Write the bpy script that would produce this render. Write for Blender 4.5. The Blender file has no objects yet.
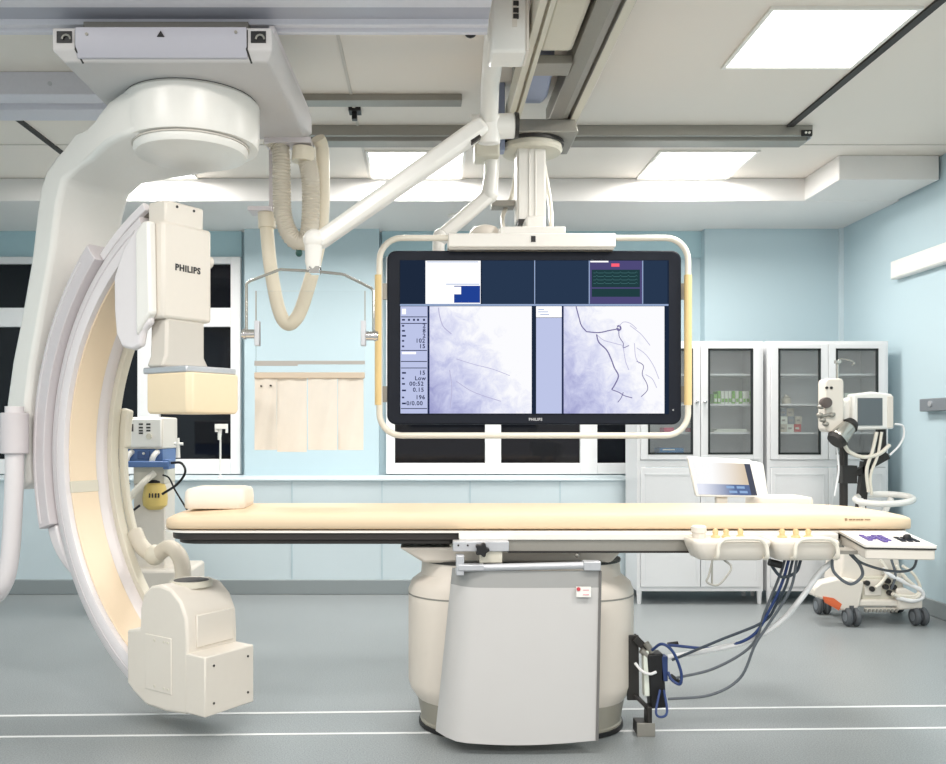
import bpy, bmesh, math, random
from mathutils import Vector, Matrix
random.seed(7)
SC = bpy.context.scene
COL = SC.collection
F, CX, CY, CH = 900.0, 425.0, 430.0, 1.25
PI = math.pi

# ------------------------------------------------------------------ camera
cam_d = bpy.data.cameras.new('camera')
cam = bpy.data.objects.new('camera', cam_d)
COL.objects.link(cam)
cam.location = (0, 0, CH)
cam.rotation_euler = (PI / 2, 0, 0)
cam_d.sensor_width = 36.0
cam_d.lens = 36.0 * F / 946.0
cam_d.shift_x = (473 - CX) / 946.0
cam_d.shift_y = (CY - 382) / 946.0
cam_d.clip_start = 0.05
SC.camera = cam
SC.view_settings.view_transform = 'Standard'
SC.view_settings.look = 'None'
SC.view_settings.exposure = 0.0


def P(px, py, Y):
    """a measured point of the room: image direction at depth Y"""
    return Vector(((px - CX) / F * Y, Y, CH - (py - CY) / F * Y))


def X(px, Y):
    return (px - CX) / F * Y


def Z(py, Y):
    return CH - (py - CY) / F * Y


# ------------------------------------------------------------------ materials
def lin(c):
    r = []
    for v in c:
        v /= 255.0
        r.append(v / 12.92 if v <= 0.04045 else ((v + 0.055) / 1.055) ** 2.4)
    return (r[0], r[1], r[2], 1.0)


def mat(name, rgb, rough=0.5, metal=0.0, noise=0.0, nscale=40.0, bump=0.0, spec=0.5, emit=None, estr=0.0):
    m = bpy.data.materials.new(name)
    m.use_nodes = True
    nt = m.node_tree
    b = nt.nodes['Principled BSDF']
    b.inputs['Base Color'].default_value = lin(rgb)
    b.inputs['Roughness'].default_value = rough
    b.inputs['Metallic'].default_value = metal
    b.inputs['Specular IOR Level'].default_value = spec
    tc = nt.nodes.new('ShaderNodeTexCoord')
    nz = nt.nodes.new('ShaderNodeTexNoise')
    nz.inputs['Scale'].default_value = nscale
    nz.inputs['Detail'].default_value = 4
    nt.links.new(tc.outputs['Object'], nz.inputs['Vector'])
    mix = nt.nodes.new('ShaderNodeMix')
    mix.data_type = 'RGBA'
    c = lin(rgb)
    n = max(noise, 0.015)
    mix.inputs[6].default_value = tuple(min(1, v * (1 - n)) for v in c[:3]) + (1,)
    mix.inputs[7].default_value = tuple(min(1, v * (1 + n)) for v in c[:3]) + (1,)
    nt.links.new(nz.outputs['Fac'], mix.inputs[0])
    nt.links.new(mix.outputs[2], b.inputs['Base Color'])
    if bump > 0:
        bp = nt.nodes.new('ShaderNodeBump')
        bp.inputs['Strength'].default_value = bump
        bp.inputs['Distance'].default_value = 0.004
        nt.links.new(nz.outputs['Fac'], bp.inputs['Height'])
        nt.links.new(bp.outputs['Normal'], b.inputs['Normal'])
    if emit is not None:
        b.inputs['Emission Color'].default_value = lin(emit)
        b.inputs['Emission Strength'].default_value = estr
    return m


def glass_mat(name, tint, rough=0.02, mixf=0.12, pale_reflection=0.0):
    m = bpy.data.materials.new(name)
    m.use_nodes = True
    nt = m.node_tree
    nt.nodes.clear()
    out = nt.nodes.new('ShaderNodeOutputMaterial')
    tr = nt.nodes.new('ShaderNodeBsdfTransparent')
    tr.inputs['Color'].default_value = tint
    gl = nt.nodes.new('ShaderNodeBsdfGlossy')
    gl.inputs['Roughness'].default_value = rough
    gl.inputs['Color'].default_value = (.9, .9, .9, 1)
    lw = nt.nodes.new('ShaderNodeLayerWeight')
    lw.inputs['Blend'].default_value = mixf
    mx = nt.nodes.new('ShaderNodeMixShader')
    nt.links.new(lw.outputs['Fresnel'], mx.inputs[0])
    nt.links.new(tr.outputs[0], mx.inputs[1])
    nt.links.new(gl.outputs[0], mx.inputs[2])
    if pale_reflection > 0:  # pale diffuse share painted in for the room's reflection on the glass
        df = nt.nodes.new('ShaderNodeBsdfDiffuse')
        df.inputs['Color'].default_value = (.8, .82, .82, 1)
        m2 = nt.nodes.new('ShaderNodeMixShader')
        m2.inputs[0].default_value = pale_reflection
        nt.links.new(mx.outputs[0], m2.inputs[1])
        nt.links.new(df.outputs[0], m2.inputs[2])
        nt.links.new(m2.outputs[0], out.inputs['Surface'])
    else:
        nt.links.new(mx.outputs[0], out.inputs['Surface'])
    return m


def emit_mat(name, rgb, s=1.0):
    m = bpy.data.materials.new(name)
    m.use_nodes = True
    nt = m.node_tree
    nt.nodes.clear()
    out = nt.nodes.new('ShaderNodeOutputMaterial')
    e = nt.nodes.new('ShaderNodeEmission')
    e.inputs['Color'].default_value = lin(rgb)
    e.inputs['Strength'].default_value = s
    nt.links.new(e.outputs[0], out.inputs['Surface'])
    return m


def angio_mat(name, seed, s=1.0):
    """an x-ray picture shown on a screen: pale mottled lavender, brighter to the upper right"""
    m = bpy.data.materials.new(name)
    m.use_nodes = True
    nt = m.node_tree
    nt.nodes.clear()
    N, L = nt.nodes.new, nt.links.new
    out = N('ShaderNodeOutputMaterial')
    e = N('ShaderNodeEmission')
    tc = N('ShaderNodeTexCoord')
    sep = N('ShaderNodeSeparateXYZ')
    L(tc.outputs['Generated'], sep.inputs[0])
    mp = N('ShaderNodeMapping')
    mp.inputs['Location'].default_value = (seed, seed * .7, seed)
    mp.inputs['Rotation'].default_value = (0, .5, 0)
    L(tc.outputs['Generated'], mp.inputs[0])
    n1 = N('ShaderNodeTexNoise')
    n1.inputs['Scale'].default_value = 6.5
    n1.inputs['Detail'].default_value = 9
    n1.inputs['Roughness'].default_value = .68
    n1.inputs['Distortion'].default_value = .5
    L(mp.outputs[0], n1.inputs['Vector'])
    # brightness field: distance from the upper right
    def mth(op, a, b):
        q = N('ShaderNodeMath')
        q.operation = op
        for i, v in enumerate((a, b)):
            if isinstance(v, (int, float)):
                q.inputs[i].default_value = v
            else:
                L(v, q.inputs[i])
        return q.outputs[0]
    gx = mth('MULTIPLY', sep.outputs['X'], .62)
    gz = mth('MULTIPLY', sep.outputs['Z'], .42)
    g = mth('ADD', gx, gz)
    nn = mth('MULTIPLY', mth('SUBTRACT', n1.outputs['Fac'], .5), 1.0)
    val = mth('ADD', mth('ADD', g, nn), 0.06)
    cr = N('ShaderNodeValToRGB')
    el = cr.color_ramp.elements
    el[0].position = 0.0
    el[0].color = lin((158, 160, 206))
    el[1].position = .72
    el[1].color = lin((252, 252, 255))
    a = el.new(.28)
    a.color = lin((196, 199, 232))
    a = el.new(.5)
    a.color = lin((226, 228, 247))
    L(val, cr.inputs[0])
    L(cr.outputs[0], e.inputs['Color'])
    e.inputs['Strength'].default_value = s
    L(e.outputs[0], out.inputs['Surface'])
    return m


M = dict(
    white=mat('white_paint', (236, 233, 226), .35),
    white2=mat('white_plastic', (240, 238, 232), .3),
    cream=mat('cream_plastic', (226, 219, 208), .4),
    cream2=mat('base_cream', (226, 217, 205), .4),
    lav=mat('lavender_white', (231, 226, 227), .4),
    lav2=mat('lavender_grey', (214, 208, 210), .45),
    beige=mat('beige_liner', (238, 218, 190), .5),
    detbeige=mat('detector_beige', (240, 221, 188), .45),
    greige=mat('greige_plastic', (214, 209, 193), .45),
    hose=mat('hose_grey', (205, 198, 183), .55),
    hose2=mat('hose_cream', (226, 218, 198), .5),
    alu=mat('brushed_aluminium', (200, 202, 206), .38, .55, .05, 90),
    alud=mat('dull_aluminium', (158, 155, 147), .45, .5, .05, 90),
    alub=mat('blue_aluminium', (218, 217, 224), .4, .1, .04, 60),
    steel=mat('stainless_steel', (190, 188, 180), .25, .85),
    chrome=mat('chrome', (215, 215, 215), .12, 1.0),
    dark=mat('dark_metal', (52, 50, 48), .45, .3),
    black=mat('black_plastic', (22, 22, 24), .45),
    bezel=mat('monitor_bezel', (26, 31, 42), .5, 0, 0, 5, 0, .2),
    bluegrey=mat('blue_grey_metal', (150, 160, 186), .4, .3),
    mattress=mat('mattress_cream', (232, 208, 176), .6, 0, .03, 8, .08),
    pillow=mat('pillow_white', (236, 226, 212), .7, 0, .02, 9, .05),
    apron=mat('apron_cloth', (226, 219, 208), .8, 0, .05, 14, .35),
    skirt=mat('grey_skirt', (198, 196, 194), .3, 0, .02, 5),
    skirt2=mat('grey_clear_strip', (160, 160, 158), .22),
    sleeve=mat('yellow_sleeve', (232, 205, 146), .5),
    tubew=mat('tube_cream', (232, 226, 212), .35),
    cable=mat('cable_grey', (92, 98, 104), .5),
    cabled=mat('cable_dark', (56, 66, 76), .5),
    cableb=mat('cable_blue', (44, 66, 118), .5),
    cablel=mat('cable_light', (168, 166, 158), .5),
    cablew=mat('cable_white', (238, 238, 238), .45),
    cabpaint=mat('cabinet_paint', (229, 230, 231), .35),
    cabin=mat('cabinet_inside', (222, 225, 226), .5),
    gasket=mat('door_gasket', (30, 36, 36), .5),
    green=mat('green_pack', (126, 186, 76), .5),
    paper=mat('white_pack', (232, 238, 226), .6),
    pink=mat('pink_pack', (214, 76, 112), .5),
    bluep=mat('blue_pack', (36, 128, 188), .5),
    redp=mat('red_pack', (200, 66, 62), .5),
    tanp=mat('tan_pack', (206, 200, 184), .6),
    ventblue=mat('equipment_blue', (86, 118, 170), .4),
    yellowcan=mat('yellow_canister', (222, 196, 116), .45),
    orange=mat('orange_panel', (222, 110, 66), .45),
    purple=mat('purple_key', (92, 74, 150), .45),
    rubber=mat('rubber_grey', (84, 88, 92), .6),
    knob=mat('knob_tan', (218, 192, 142), .5),
    wallbar=mat('wall_bar', (236, 235, 230), .4),
    outlet=mat('outlet_grey', (138, 144, 150), .4, .3),
    pvc=mat('window_frame_white', (238, 238, 238), .35),
    night=mat('night_glass', (14, 16, 22), .06, 0, 0, 5, 0, .35),
    teal=mat('teal_strip', (178, 208, 216), .35),
    seam=mat('ceiling_gasket', (46, 44, 42), .6),
    seaml=mat('ceiling_joint', (208, 202, 193), .6),
    line=mat('line_paint', (226, 228, 228), .55),
    red=mat('red_mark', (200, 70, 80), .5),
    screenoff=mat('grey_screen', (96, 104, 108), .25),
    navy=emit_mat('screen_navy', (30, 42, 62), 1.0),
    navy2=emit_mat('screen_navy_light', (40, 56, 80), 1.0),
    scrw=emit_mat('screen_white', (253, 253, 255), 1.15),
    scrb=emit_mat('screen_blue', (34, 66, 148), 1.0),
    scrl=emit_mat('screen_lavender', (190, 198, 232), 1.0),
    scrline=emit_mat('screen_line', (150, 170, 205), 1.0),
    scrdark=emit_mat('screen_ink', (40, 48, 84), 1.0),
    scrvessel=emit_mat('screen_vessel', (120, 114, 158), 1.0),
    scrvesself=emit_mat('screen_vessel_faint', (186, 184, 216), 1.0),
    scrgreen=emit_mat('screen_dark_green', (34, 62, 66), 1.0),
    scrpurple=emit_mat('screen_purple', (78, 74, 120), 1.0),
    scrred=emit_mat('screen_red', (235, 90, 110), 1.2),
    scrtan=emit_mat('screen_tan', (226, 206, 178), 1.0),
    diffuser=emit_mat('lamp_diffuser', (255, 253, 248), 4.0),
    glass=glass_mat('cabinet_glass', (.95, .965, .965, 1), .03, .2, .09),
    acrylic=glass_mat('clear_acrylic', (.985, .985, .985, 1), .05, .04),
    angio_a=angio_mat('xray_picture', 1.3, 1.0),
    angio_b=angio_mat('xray_picture_vessels', 4.1, 1.0),
)


def wall_material(name, rgb):
    m = mat(name, rgb, .45, 0, .02, 1.2)
    return m


M['wall'] = wall_material('wall_light_blue', (190, 210, 217))
M['wallb'] = wall_material('wall_pale_blue', (212, 226, 231))
M['ceil'] = mat('ceiling_panel', (234, 226, 216), .55, 0, .02, 1.5)
M['soffit'] = mat('soffit_panel', (228, 226, 223), .5, 0, .02, 1.5)
M['base'] = mat('cove_vinyl', (146, 154, 156), .45, 0, .06, 260)


def floor_material():
    m = bpy.data.materials.new('floor_vinyl')
    m.use_nodes = True
    nt = m.node_tree
    N, L = nt.nodes.new, nt.links.new
    b = nt.nodes['Principled BSDF']
    tc = N('ShaderNodeTexCoord')
    n1 = N('ShaderNodeTexNoise')
    n1.inputs['Scale'].default_value = 170
    n1.inputs['Detail'].default_value = 3
    n2 = N('ShaderNodeTexNoise')
    n2.inputs['Scale'].default_value = 1.6
    n2.inputs['Detail'].default_value = 5
    L(tc.outputs['Object'], n1.inputs[0])
    L(tc.outputs['Object'], n2.inputs[0])
    cr = N('ShaderNodeValToRGB')
    el = cr.color_ramp.elements
    el[0].position = .3
    el[0].color = lin((124, 130, 132))
    el[1].position = .7
    el[1].color = lin((164, 169, 170))
    L(n1.outputs['Fac'], cr.inputs[0])
    mx = N('ShaderNodeMix')
    mx.data_type = 'RGBA'
    mx.blend_type = 'MULTIPLY'
    mx.inputs[0].default_value = .35
    L(cr.outputs[0], mx.inputs[6])
    cr2 = N('ShaderNodeValToRGB')
    cr2.color_ramp.elements[0].color = (.72, .72, .72, 1)
    cr2.color_ramp.elements[1].color = (1, 1, 1, 1)
    L(n2.outputs['Fac'], cr2.inputs[0])
    L(cr2.outputs[0], mx.inputs[7])
    L(mx.outputs[2], b.inputs['Base Color'])
    b.inputs['Roughness'].default_value = .33
    b.inputs['Specular IOR Level'].default_value = .4
    return m


M['floor'] = floor_material()


# ------------------------------------------------------------------ mesh helpers
def spl(pts, n=8):
    """Catmull-Rom through the points"""
    pts = [Vector(p) for p in pts]
    if len(pts) < 3:
        return pts
    q = [pts[0] * 2 - pts[1]] + pts + [pts[-1] * 2 - pts[-2]]
    out = []
    for i in range(1, len(q) - 2):
        a, b, c, d = q[i - 1], q[i], q[i + 1], q[i + 2]
        for k in range(n):
            t = k / n
            out.append(.5 * ((2 * b) + (c - a) * t + (2 * a - 5 * b + 4 * c - d) * t * t + (3 * b - a - 3 * c + d) * t ** 3))
    out.append(pts[-1])
    return out


class MB:
    def __init__(s):
        s.bm = bmesh.new()

    def ring(s, pts):
        return [s.bm.verts.new(p) for p in pts]

    def loft(s, rings, cap0=True, cap1=True, cyc=False):
        R = [s.ring(r) for r in rings]
        n = len(R[0])
        m = len(R)
        for i in range(m if cyc else m - 1):
            a, b = R[i], R[(i + 1) % m]
            for k in range(n):
                try:
                    s.bm.faces.new((a[k], a[(k + 1) % n], b[(k + 1) % n], b[k]))
                except ValueError:
                    pass
        if not cyc:
            if cap0:
                s.bm.faces.new(list(reversed(R[0])))
            if cap1:
                s.bm.faces.new(R[-1])
        return s

    def box(s, x0, x1, y0, y1, z0, z1, mtx=None):
        v = [Vector(c) for c in ((x0, y0, z0), (x1, y0, z0), (x1, y1, z0), (x0, y1, z0),
                                 (x0, y0, z1), (x1, y0, z1), (x1, y1, z1), (x0, y1, z1))]
        if mtx is not None:
            v = [mtx @ p for p in v]
        return s.loft([v[:4], v[4:]])

    def quadbox(s, q, d):
        """a slab: four corner points and a depth vector"""
        d = Vector(d)
        q = [Vector(p) for p in q]
        return s.loft([q, [p + d for p in q]])

    def prism(s, pts, a0, a1, plane='xz', mtx=None):
        def mk(u, v, a):
            p = Vector({'xz': (u, a, v), 'yz': (a, u, v), 'xy': (u, v, a)}[plane])
            return mtx @ p if mtx is not None else p
        return s.loft([[mk(u, v, a0) for u, v in pts], [mk(u, v, a1) for u, v in pts]])

    def tube(s, path, r, seg=10, cyc=False, cap=True, sq=None):
        path = [Vector(p) for p in path]
        n = len(path)
        rr = r if isinstance(r, (list, tuple)) else [r] * n
        T = []
        for i in range(n):
            if cyc:
                t = path[(i + 1) % n] - path[i - 1]
            else:
                t = path[min(i + 1, n - 1)] - path[max(i - 1, 0)]
            T.append(t.normalized())
        up = Vector((0, 0, 1)) if abs(T[0].z) < .9 else Vector((1, 0, 0))
        u = T[0].cross(up).normalized()
        rings = []
        for i in range(n):
            u = (u - T[i] * u.dot(T[i]))
            if u.length < 1e-6:
                u = T[i].orthogonal()
            u.normalize()
            w = T[i].cross(u)
            rings.append([path[i] + (u * math.cos(2 * PI * k / seg) + w * math.sin(2 * PI * k / seg)) * rr[i] for k in range(seg)])
        return s.loft(rings, cap, cap, cyc)

    def cyl(s, p0, p1, r0, r1=None, seg=20):
        return s.tube([p0, p1], [r0, r0 if r1 is None else r1], seg)

    def bar(s, p0, p1, w, h, up=(0, 0, 1), w1=None, h1=None):
        """rectangular bar between two points"""
        p0, p1 = Vector(p0), Vector(p1)
        t = (p1 - p0).normalized()
        a = t.cross(Vector(up)).normalized()
        b = a.cross(t)
        w1 = w if w1 is None else w1
        h1 = h if h1 is None else h1
        def rg(p, w, h):
            return [p + a * (sx * w / 2) + b * (sy * h / 2) for sx, sy in ((-1, -1), (1, -1), (1, 1), (-1, 1))]
        return s.loft([rg(p0, w, h), rg(p1, w1, h1)])

    def lathe(s, c, prof, seg=28, axis='z'):
        c = Vector(c)
        rings = []
        for r, z in prof:
            ring = []
            for k in range(seg):
                a = 2 * PI * k / seg
                v = (r * math.cos(a), r * math.sin(a), z)
                if axis == 'y':
                    v = (r * math.cos(a), z, r * math.sin(a))
                if axis == 'x':
                    v = (z, r * math.cos(a), r * math.sin(a))
                ring.append(c + Vector(v))
            rings.append(ring)
        return s.loft(rings)

    def ball(s, c, r, sx=1, sy=1, sz=1, seg=14):
        mt = Matrix.Translation(Vector(c)) @ Matrix.Diagonal((sx * r, sy * r, sz * r, 1))
        bmesh.ops.create_uvsphere(s.bm, u_segments=seg, v_segments=max(6, seg // 2), radius=1, matrix=mt)
        return s

    def xf(s, m):
        s.bm.transform(m)
        return s


ROOTM = {}


def rootm(o):
    while o.parent is not None:
        o = o.parent
    return ROOTM.get(o.name, Matrix.Identity(4))


def finish(mb, name, m, bevel=0.0, seg=2, smooth=38):
    bm = mb.bm
    bmesh.ops.recalc_face_normals(bm, faces=bm.faces[:])
    me = bpy.data.meshes.new(name)
    bm.to_mesh(me)
    bm.free()
    for p in me.polygons:
        p.use_smooth = True
    me.set_sharp_from_angle(angle=math.radians(smooth))
    me.materials.append(m if not isinstance(m, str) else M[m])
    o = bpy.data.objects.new(name, me)
    COL.objects.link(o)
    if bevel > 0:
        md = o.modifiers.new('bevel', 'BEVEL')
        md.width = bevel
        md.segments = seg
        md.limit_method = 'ANGLE'
        md.angle_limit = math.radians(40)
        md.harden_normals = False
    return o


def tag(o, label=None, cat=None, group=None, kind=None):
    if label:
        o['label'] = label
    if cat:
        o['category'] = cat
    if group:
        o['group'] = group
    if kind:
        o['kind'] = kind
    return o


def thing(name, label, cat, loc=(0, 0, 0), rotz=0.0, group=None):
    o = bpy.data.objects.new(name, None)
    o.empty_display_size = .1
    COL.objects.link(o)
    o.location = loc
    o.rotation_euler = (0, 0, rotz)
    ROOTM[o.name] = Matrix.Translation(Vector(loc)) @ Matrix.Rotation(rotz, 4, 'Z')
    return tag(o, label, cat, group)


def part(mb, name, m, parent, bevel=0.0, local=False, label=None, seg=2, smooth=38):
    if not local:
        mb.bm.transform(rootm(parent).inverted())
    o = finish(mb, name, m, bevel, seg, smooth)
    o.parent = parent
    if label:
        o['label'] = label
    return o


def single(mb, name, m, label, cat, group=None, bevel=0.0, kind=None, smooth=38):
    vs = [v.co for v in mb.bm.verts]
    lo = Vector([min(v[i] for v in vs) for i in range(3)])
    hi = Vector([max(v[i] for v in vs) for i in range(3)])
    base = Vector(((lo.x + hi.x) / 2, (lo.y + hi.y) / 2, lo.z))
    mb.bm.transform(Matrix.Translation(-base))
    o = finish(mb, name, m, bevel, 2, smooth)
    o.location = base
    ROOTM[o.name] = Matrix.Translation(base)
    return tag(o, label, cat, group, kind)


def struct(mb, name, m, bevel=0.0):
    return tag(finish(mb, name, m, bevel), kind='structure')


def text_mb(body, size, mtx, depth=.0012, bold=0.0):
    cu = bpy.data.curves.new('lettering', 'FONT')
    cu.body = body
    cu.size = size
    cu.align_x = 'CENTER'
    cu.align_y = 'CENTER'
    cu.extrude = depth
    cu.offset = bold
    cu.space_character = 1.12
    cu.resolution_u = 3
    ob = bpy.data.objects.new('lettering', cu)
    COL.objects.link(ob)
    dg = bpy.context.evaluated_depsgraph_get()
    me = bpy.data.meshes.new_from_object(ob.evaluated_get(dg))
    bpy.data.objects.remove(ob)
    mb = MB()
    mb.bm.from_mesh(me)
    bpy.data.meshes.remove(me)
    mb.bm.transform(mtx)
    return mb


def face_front(c):
    """matrix that stands lettering up in the xz plane, facing -y, at c"""
    return Matrix.Translation(Vector(c)) @ Matrix.Rotation(PI / 2, 4, 'X')


def dup(o, loc=None, label=None):
    r = o.copy()
    COL.objects.link(r)
    if loc is not None:
        r.location = loc
    if label:
        r['label'] = label
    for ch in list(o.children):
        c = ch.copy()
        COL.objects.link(c)
        c.parent = r
        for g in list(ch.children):
            d = g.copy()
            COL.objects.link(d)
            d.parent = c
    return r


# ------------------------------------------------------------------ room shell
XL, XR = -3.95, 3.42
YB, YF = 7.5, -3.0
ZC = CH + 1.817
ZS = 2.90
YS = 6.49

mb = MB(); mb.box(XL - .1, XR + .1, YF, YB + .1, -.1, 0)
struct(mb, 'floor', 'floor')
mb = MB(); mb.box(XL - .1, XR + .1, YF, YB + .1, ZC, ZC + .1)
struct(mb, 'ceiling', 'ceil')
# lower soffit along the window wall, with a duct box that runs forward at the right
mb = MB()
mb.box(XL, XR, YS, YB, ZS, ZC)
mb.box(2.737, XR - .02, 5.95, YS + .01, ZS + .004, ZC)
struct(mb, 'soffit', 'soffit', .006)
mb = MB(); mb.box(XL - .1, XL, YF, YB, 0, ZC)
struct(mb, 'wall_left', 'wall')
mb = MB(); mb.box(XR, XR + .1, YF, YB, 0, ZC)
struct(mb, 'wall_right', 'wall')
px_ = lambda p, Y=7.4: X(p, Y)
mb = MB()
mb.box(XL, XR, YB, YB + .1, 0, ZS)
mb.box(px_(245), px_(379), 7.38, YB, 0, ZS)
mb.box(px_(704), XR, 7.38, YB, 0, ZS)
struct(mb, 'wall_back', 'wall')
# low casing in front of the windows
mb = MB()
mb.box(XL, 1.62, 6.86, YB, 0, .862)
mb.box(XL, 1.63, 6.845, YB, .862, .878)
struct(mb, 'wall_casing', 'wallb', .004)
mb = MB()
for p in (292, 382, 470, 560):
    mb.box(X(p, 6.86) - .004, X(p, 6.86) + .004, 6.855, 6.86, .11, .86)
struct(mb, 'trim_1', 'wall')
# baseboards
mb = MB(); mb.box(XL, 1.62, 6.838, 6.86, 0, .112)
struct(mb, 'baseboard_back', 'base', .006)
mb = MB(); mb.box(XR - .02, XR, YF, 7.38, 0, .112)
struct(mb, 'baseboard_right', 'base', .006)
# corner posts of the wall panels
mb = MB()
mb.box(XR - .03, XR, 7.35, 7.38, .1, ZS)
struct(mb, 'trim_2', 'wallb')
# ceiling joints
mb = MB()
mb.box(2.155, 2.195, 1.0, 5.39, ZC - .012, ZC + .001)
struct(mb, 'trim_3', 'seam')
mb = MB()
mb.box(-2.39, -2.355, 1.0, 5.9, ZC - .012, ZC + .001)
struct(mb, 'trim_4', 'seam')
mb = MB()
for x in (-.40,):
    mb.box(x - .008, x + .008, 1.0, YS, ZC - .006, ZC + .001)
mb.box(XL, XR, 5.72, 5.735, ZC - .004, ZC + .001)
mb.box(XL, XR, 3.72, 3.735, ZC - .004, ZC + .001)
struct(mb, 'trim_5', 'seaml')
# painted lines across the floor
for i, (pa, pb, w) in enumerate((((0, 716), (946, 706), .022), ((0, 737), (946, 728), .018))):
    a = P(pa[0], pa[1], 1125.0 / (pa[1] - CY)); b = P(pb[0], pb[1], 1125.0 / (pb[1] - CY))
    d = (b - a).normalized()
    n = Vector((-d.y, d.x, 0)) * w / 2
    a = a - d * 1.0; b = b + d * .7
    a.z = b.z = 0.0005
    mb = MB(); mb.quadbox([a - n, b - n, b + n, a + n], (0, 0, .0012))
    struct(mb, 'trim_%d' % (6 + i), 'line')


# windows, black with night
def window(n, x0, x1, z0, z1, cols, rows, Yf=7.5):
    """cols / rows: glass spans"""
    mb = MB()
    xs = [x0] + [v for c in cols for v in c] + [x1]
    zs = [z0] + [v for r in rows for v in r] + [z1]
    for i in range(0, len(xs), 2):
        mb.box(xs[i], xs[i + 1], Yf - .07, Yf, z0, z1)
    for (a, b) in cols:
        for i in range(0, len(zs), 2):
            mb.box(a, b, Yf - .068, Yf, zs[i], zs[i + 1])
    o = struct(mb, 'window_%d' % n, 'pvc', .004)
    for (a, b) in cols:
        for (c, d) in rows:
            g = MB(); g.box(a - .005, b + .005, Yf - .03, Yf - .02, c - .005, d + .005)
            part(g, 'pane', 'night', o, local=True)
    return o


Yw = 7.45
wx = lambda p: X(p, Yw)
wz = lambda p: Z(p, Yw)
# two sashes of the left window have a transom, the others are seen only in part
window(1, wx(-60), wx(241), wz(474), wz(257), [(wx(-45), wx(62)), (wx(78), wx(138)), (wx(160), wx(231))],
       [(wz(459), wz(327)), (wz(308), wz(264))])
window(2, wx(386), wx(645), wz(474), wz(257), [(wx(395), wx(485)), (wx(501), wx(580)), (wx(597), wx(636))],
       [(wz(463), wz(327)), (wz(308), wz(264))])
# teal strip over the windows
mb = MB(); mb.box(wx(-80), wx(241), 7.47, 7.5, wz(257), ZS)
mb.box(wx(382), wx(703), 7.47, 7.5, wz(257), ZS)
struct(mb, 'trim_8', 'teal')

# ------------------------------------------------------------------ ceiling lamps
def ceiling_light(x0, x1, y0, y1, z):
    cx, cy = (x0 + x1) / 2, (y0 + y1) / 2
    t = thing('ceiling_light', 'lamp', 'ceiling light', (cx, cy, z), group='square ceiling light panels')
    a, b = (x1 - x0) / 2, (y1 - y0) / 2
    mb = MB()
    f = .018
    mb.box(-a - f, -a, -b - f, b + f, -.012, 0); mb.box(a, a + f, -b - f, b + f, -.012, 0)
    mb.box(-a, a, -b - f, -b, -.012, 0); mb.box(-a, a, b, b + f, -.012, 0)
    part(mb, 'frame', 'white', t, local=True)
    mb = MB(); mb.box(-a, a, -b, b, -.007, -.001)
    part(mb, 'diffuser', 'diffuser', t, local=True)
    return t


l0 = ceiling_light(1.50, 2.12, 3.875, 4.49, ZC)
l0['label'] = 'large bright square ceiling light panel at upper right, nearest the camera'
spots = [(1.85, 6.165, 'bright ceiling light panel at right, beyond the long cross rail'),
         (-.06, 6.165, 'bright ceiling light panel behind the long white jointed arm'),
         (-1.96, 6.165, 'bright ceiling light panel seen under the curved overhead gantry arm')]
for x, y, lb in spots:
    dup(l0, (x, y, ZC), lb)


def lamp(x, y, z, sx, sy, w):
    ld = bpy.data.lights.new('panel_lamp', 'AREA')
    ld.shape = 'RECTANGLE'
    ld.size, ld.size_y = sx, sy
    ld.energy = w
    ld.color = (1, .96, .925)
    o = bpy.data.objects.new('panel_lamp', ld)
    COL.objects.link(o)
    o.location = (x, y, z)
    return o


W0 = 43
for x, y in ((1.81, 4.18), (1.85, 6.165), (-.06, 6.165), (-1.96, 6.165)):
    lamp(x, y, ZC - .03, .6, .6, W0)
for x in (-2.2, -.06, 1.85):
    lamp(x, 1.9, ZC - .03, .62, .62, W0 * .95)
    lamp(x, -.6, ZC - .03, .62, .62, W0 * 1.3)
w = bpy.data.worlds.new('room_ambient')
SC.world = w
w.use_nodes = True
w.node_tree.nodes['Background'].inputs[0].default_value = (1, .965, .945, 1)
w.node_tree.nodes['Background'].inputs[1].default_value = .86

# ------------------------------------------------------------------ ceiling rails
def rail(name_label, prof, x0, x1, m, holes=True):
    mb = MB(); mb.prism(prof, x0, x1, 'yz')
    return mb


H = lambda h: CH + h
prof = [(3.26, ZC), (3.26, H(1.57)), (3.345, H(1.57)), (3.35, H(1.585)), (3.47, H(1.585)), (3.475, H(1.565)), (3.50, H(1.565)), (3.505, H(1.575)), (3.525, H(1.575)), (3.53, H(1.56)), (3.555, H(1.56)), (3.555, ZC)]
t = thing('ceiling_rail', 'long blue-grey ceiling rail across the upper left, carrying the gantry carriage', 'ceiling rail', (-1.85, 3.45, H(1.56)))
mb = MB(); mb.prism(prof, -3.9, .245, 'yz')
part(mb, 'rail_body', 'alub', t, .002)
mb = MB(); mb.box(-3.9, .245, 3.352, 3.465, H(1.583), H(1.59))
part(mb, 'groove', mat('groove_grey', (176, 177, 188), .4, .2), t)
prof = [(4.56, ZC), (4.56, H(1.70)), (4.60, H(1.69)), (4.66, H(1.69)), (4.67, H(1.75)), (4.74, H(1.75)), (4.75, H(1.69)), (4.92, H(1.69)), (4.92, ZC)]
t = thing('ceiling_rail', 'blue-grey ceiling rail at far left, its end hidden behind the gantry carriage', 'ceiling rail', (-2.4, 4.74, H(1.69)))
mb = MB(); mb.prism(prof, -3.9, -.80, 'yz')
part(mb, 'rail_body', 'alub', t, .004)
mb = MB()
for x in (-2.18, -1.9):
    mb.cyl((x, 4.555, H(1.755)), (x, 4.562, H(1.755)), .011, seg=12)
part(mb, 'bolt', 'alu', t)
prof = [(4.86, ZC), (4.86, H(1.78)), (4.96, H(1.78)), (4.96, ZC)]
mb = MB(); mb.prism(prof, -.72, .20, 'yz')
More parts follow.
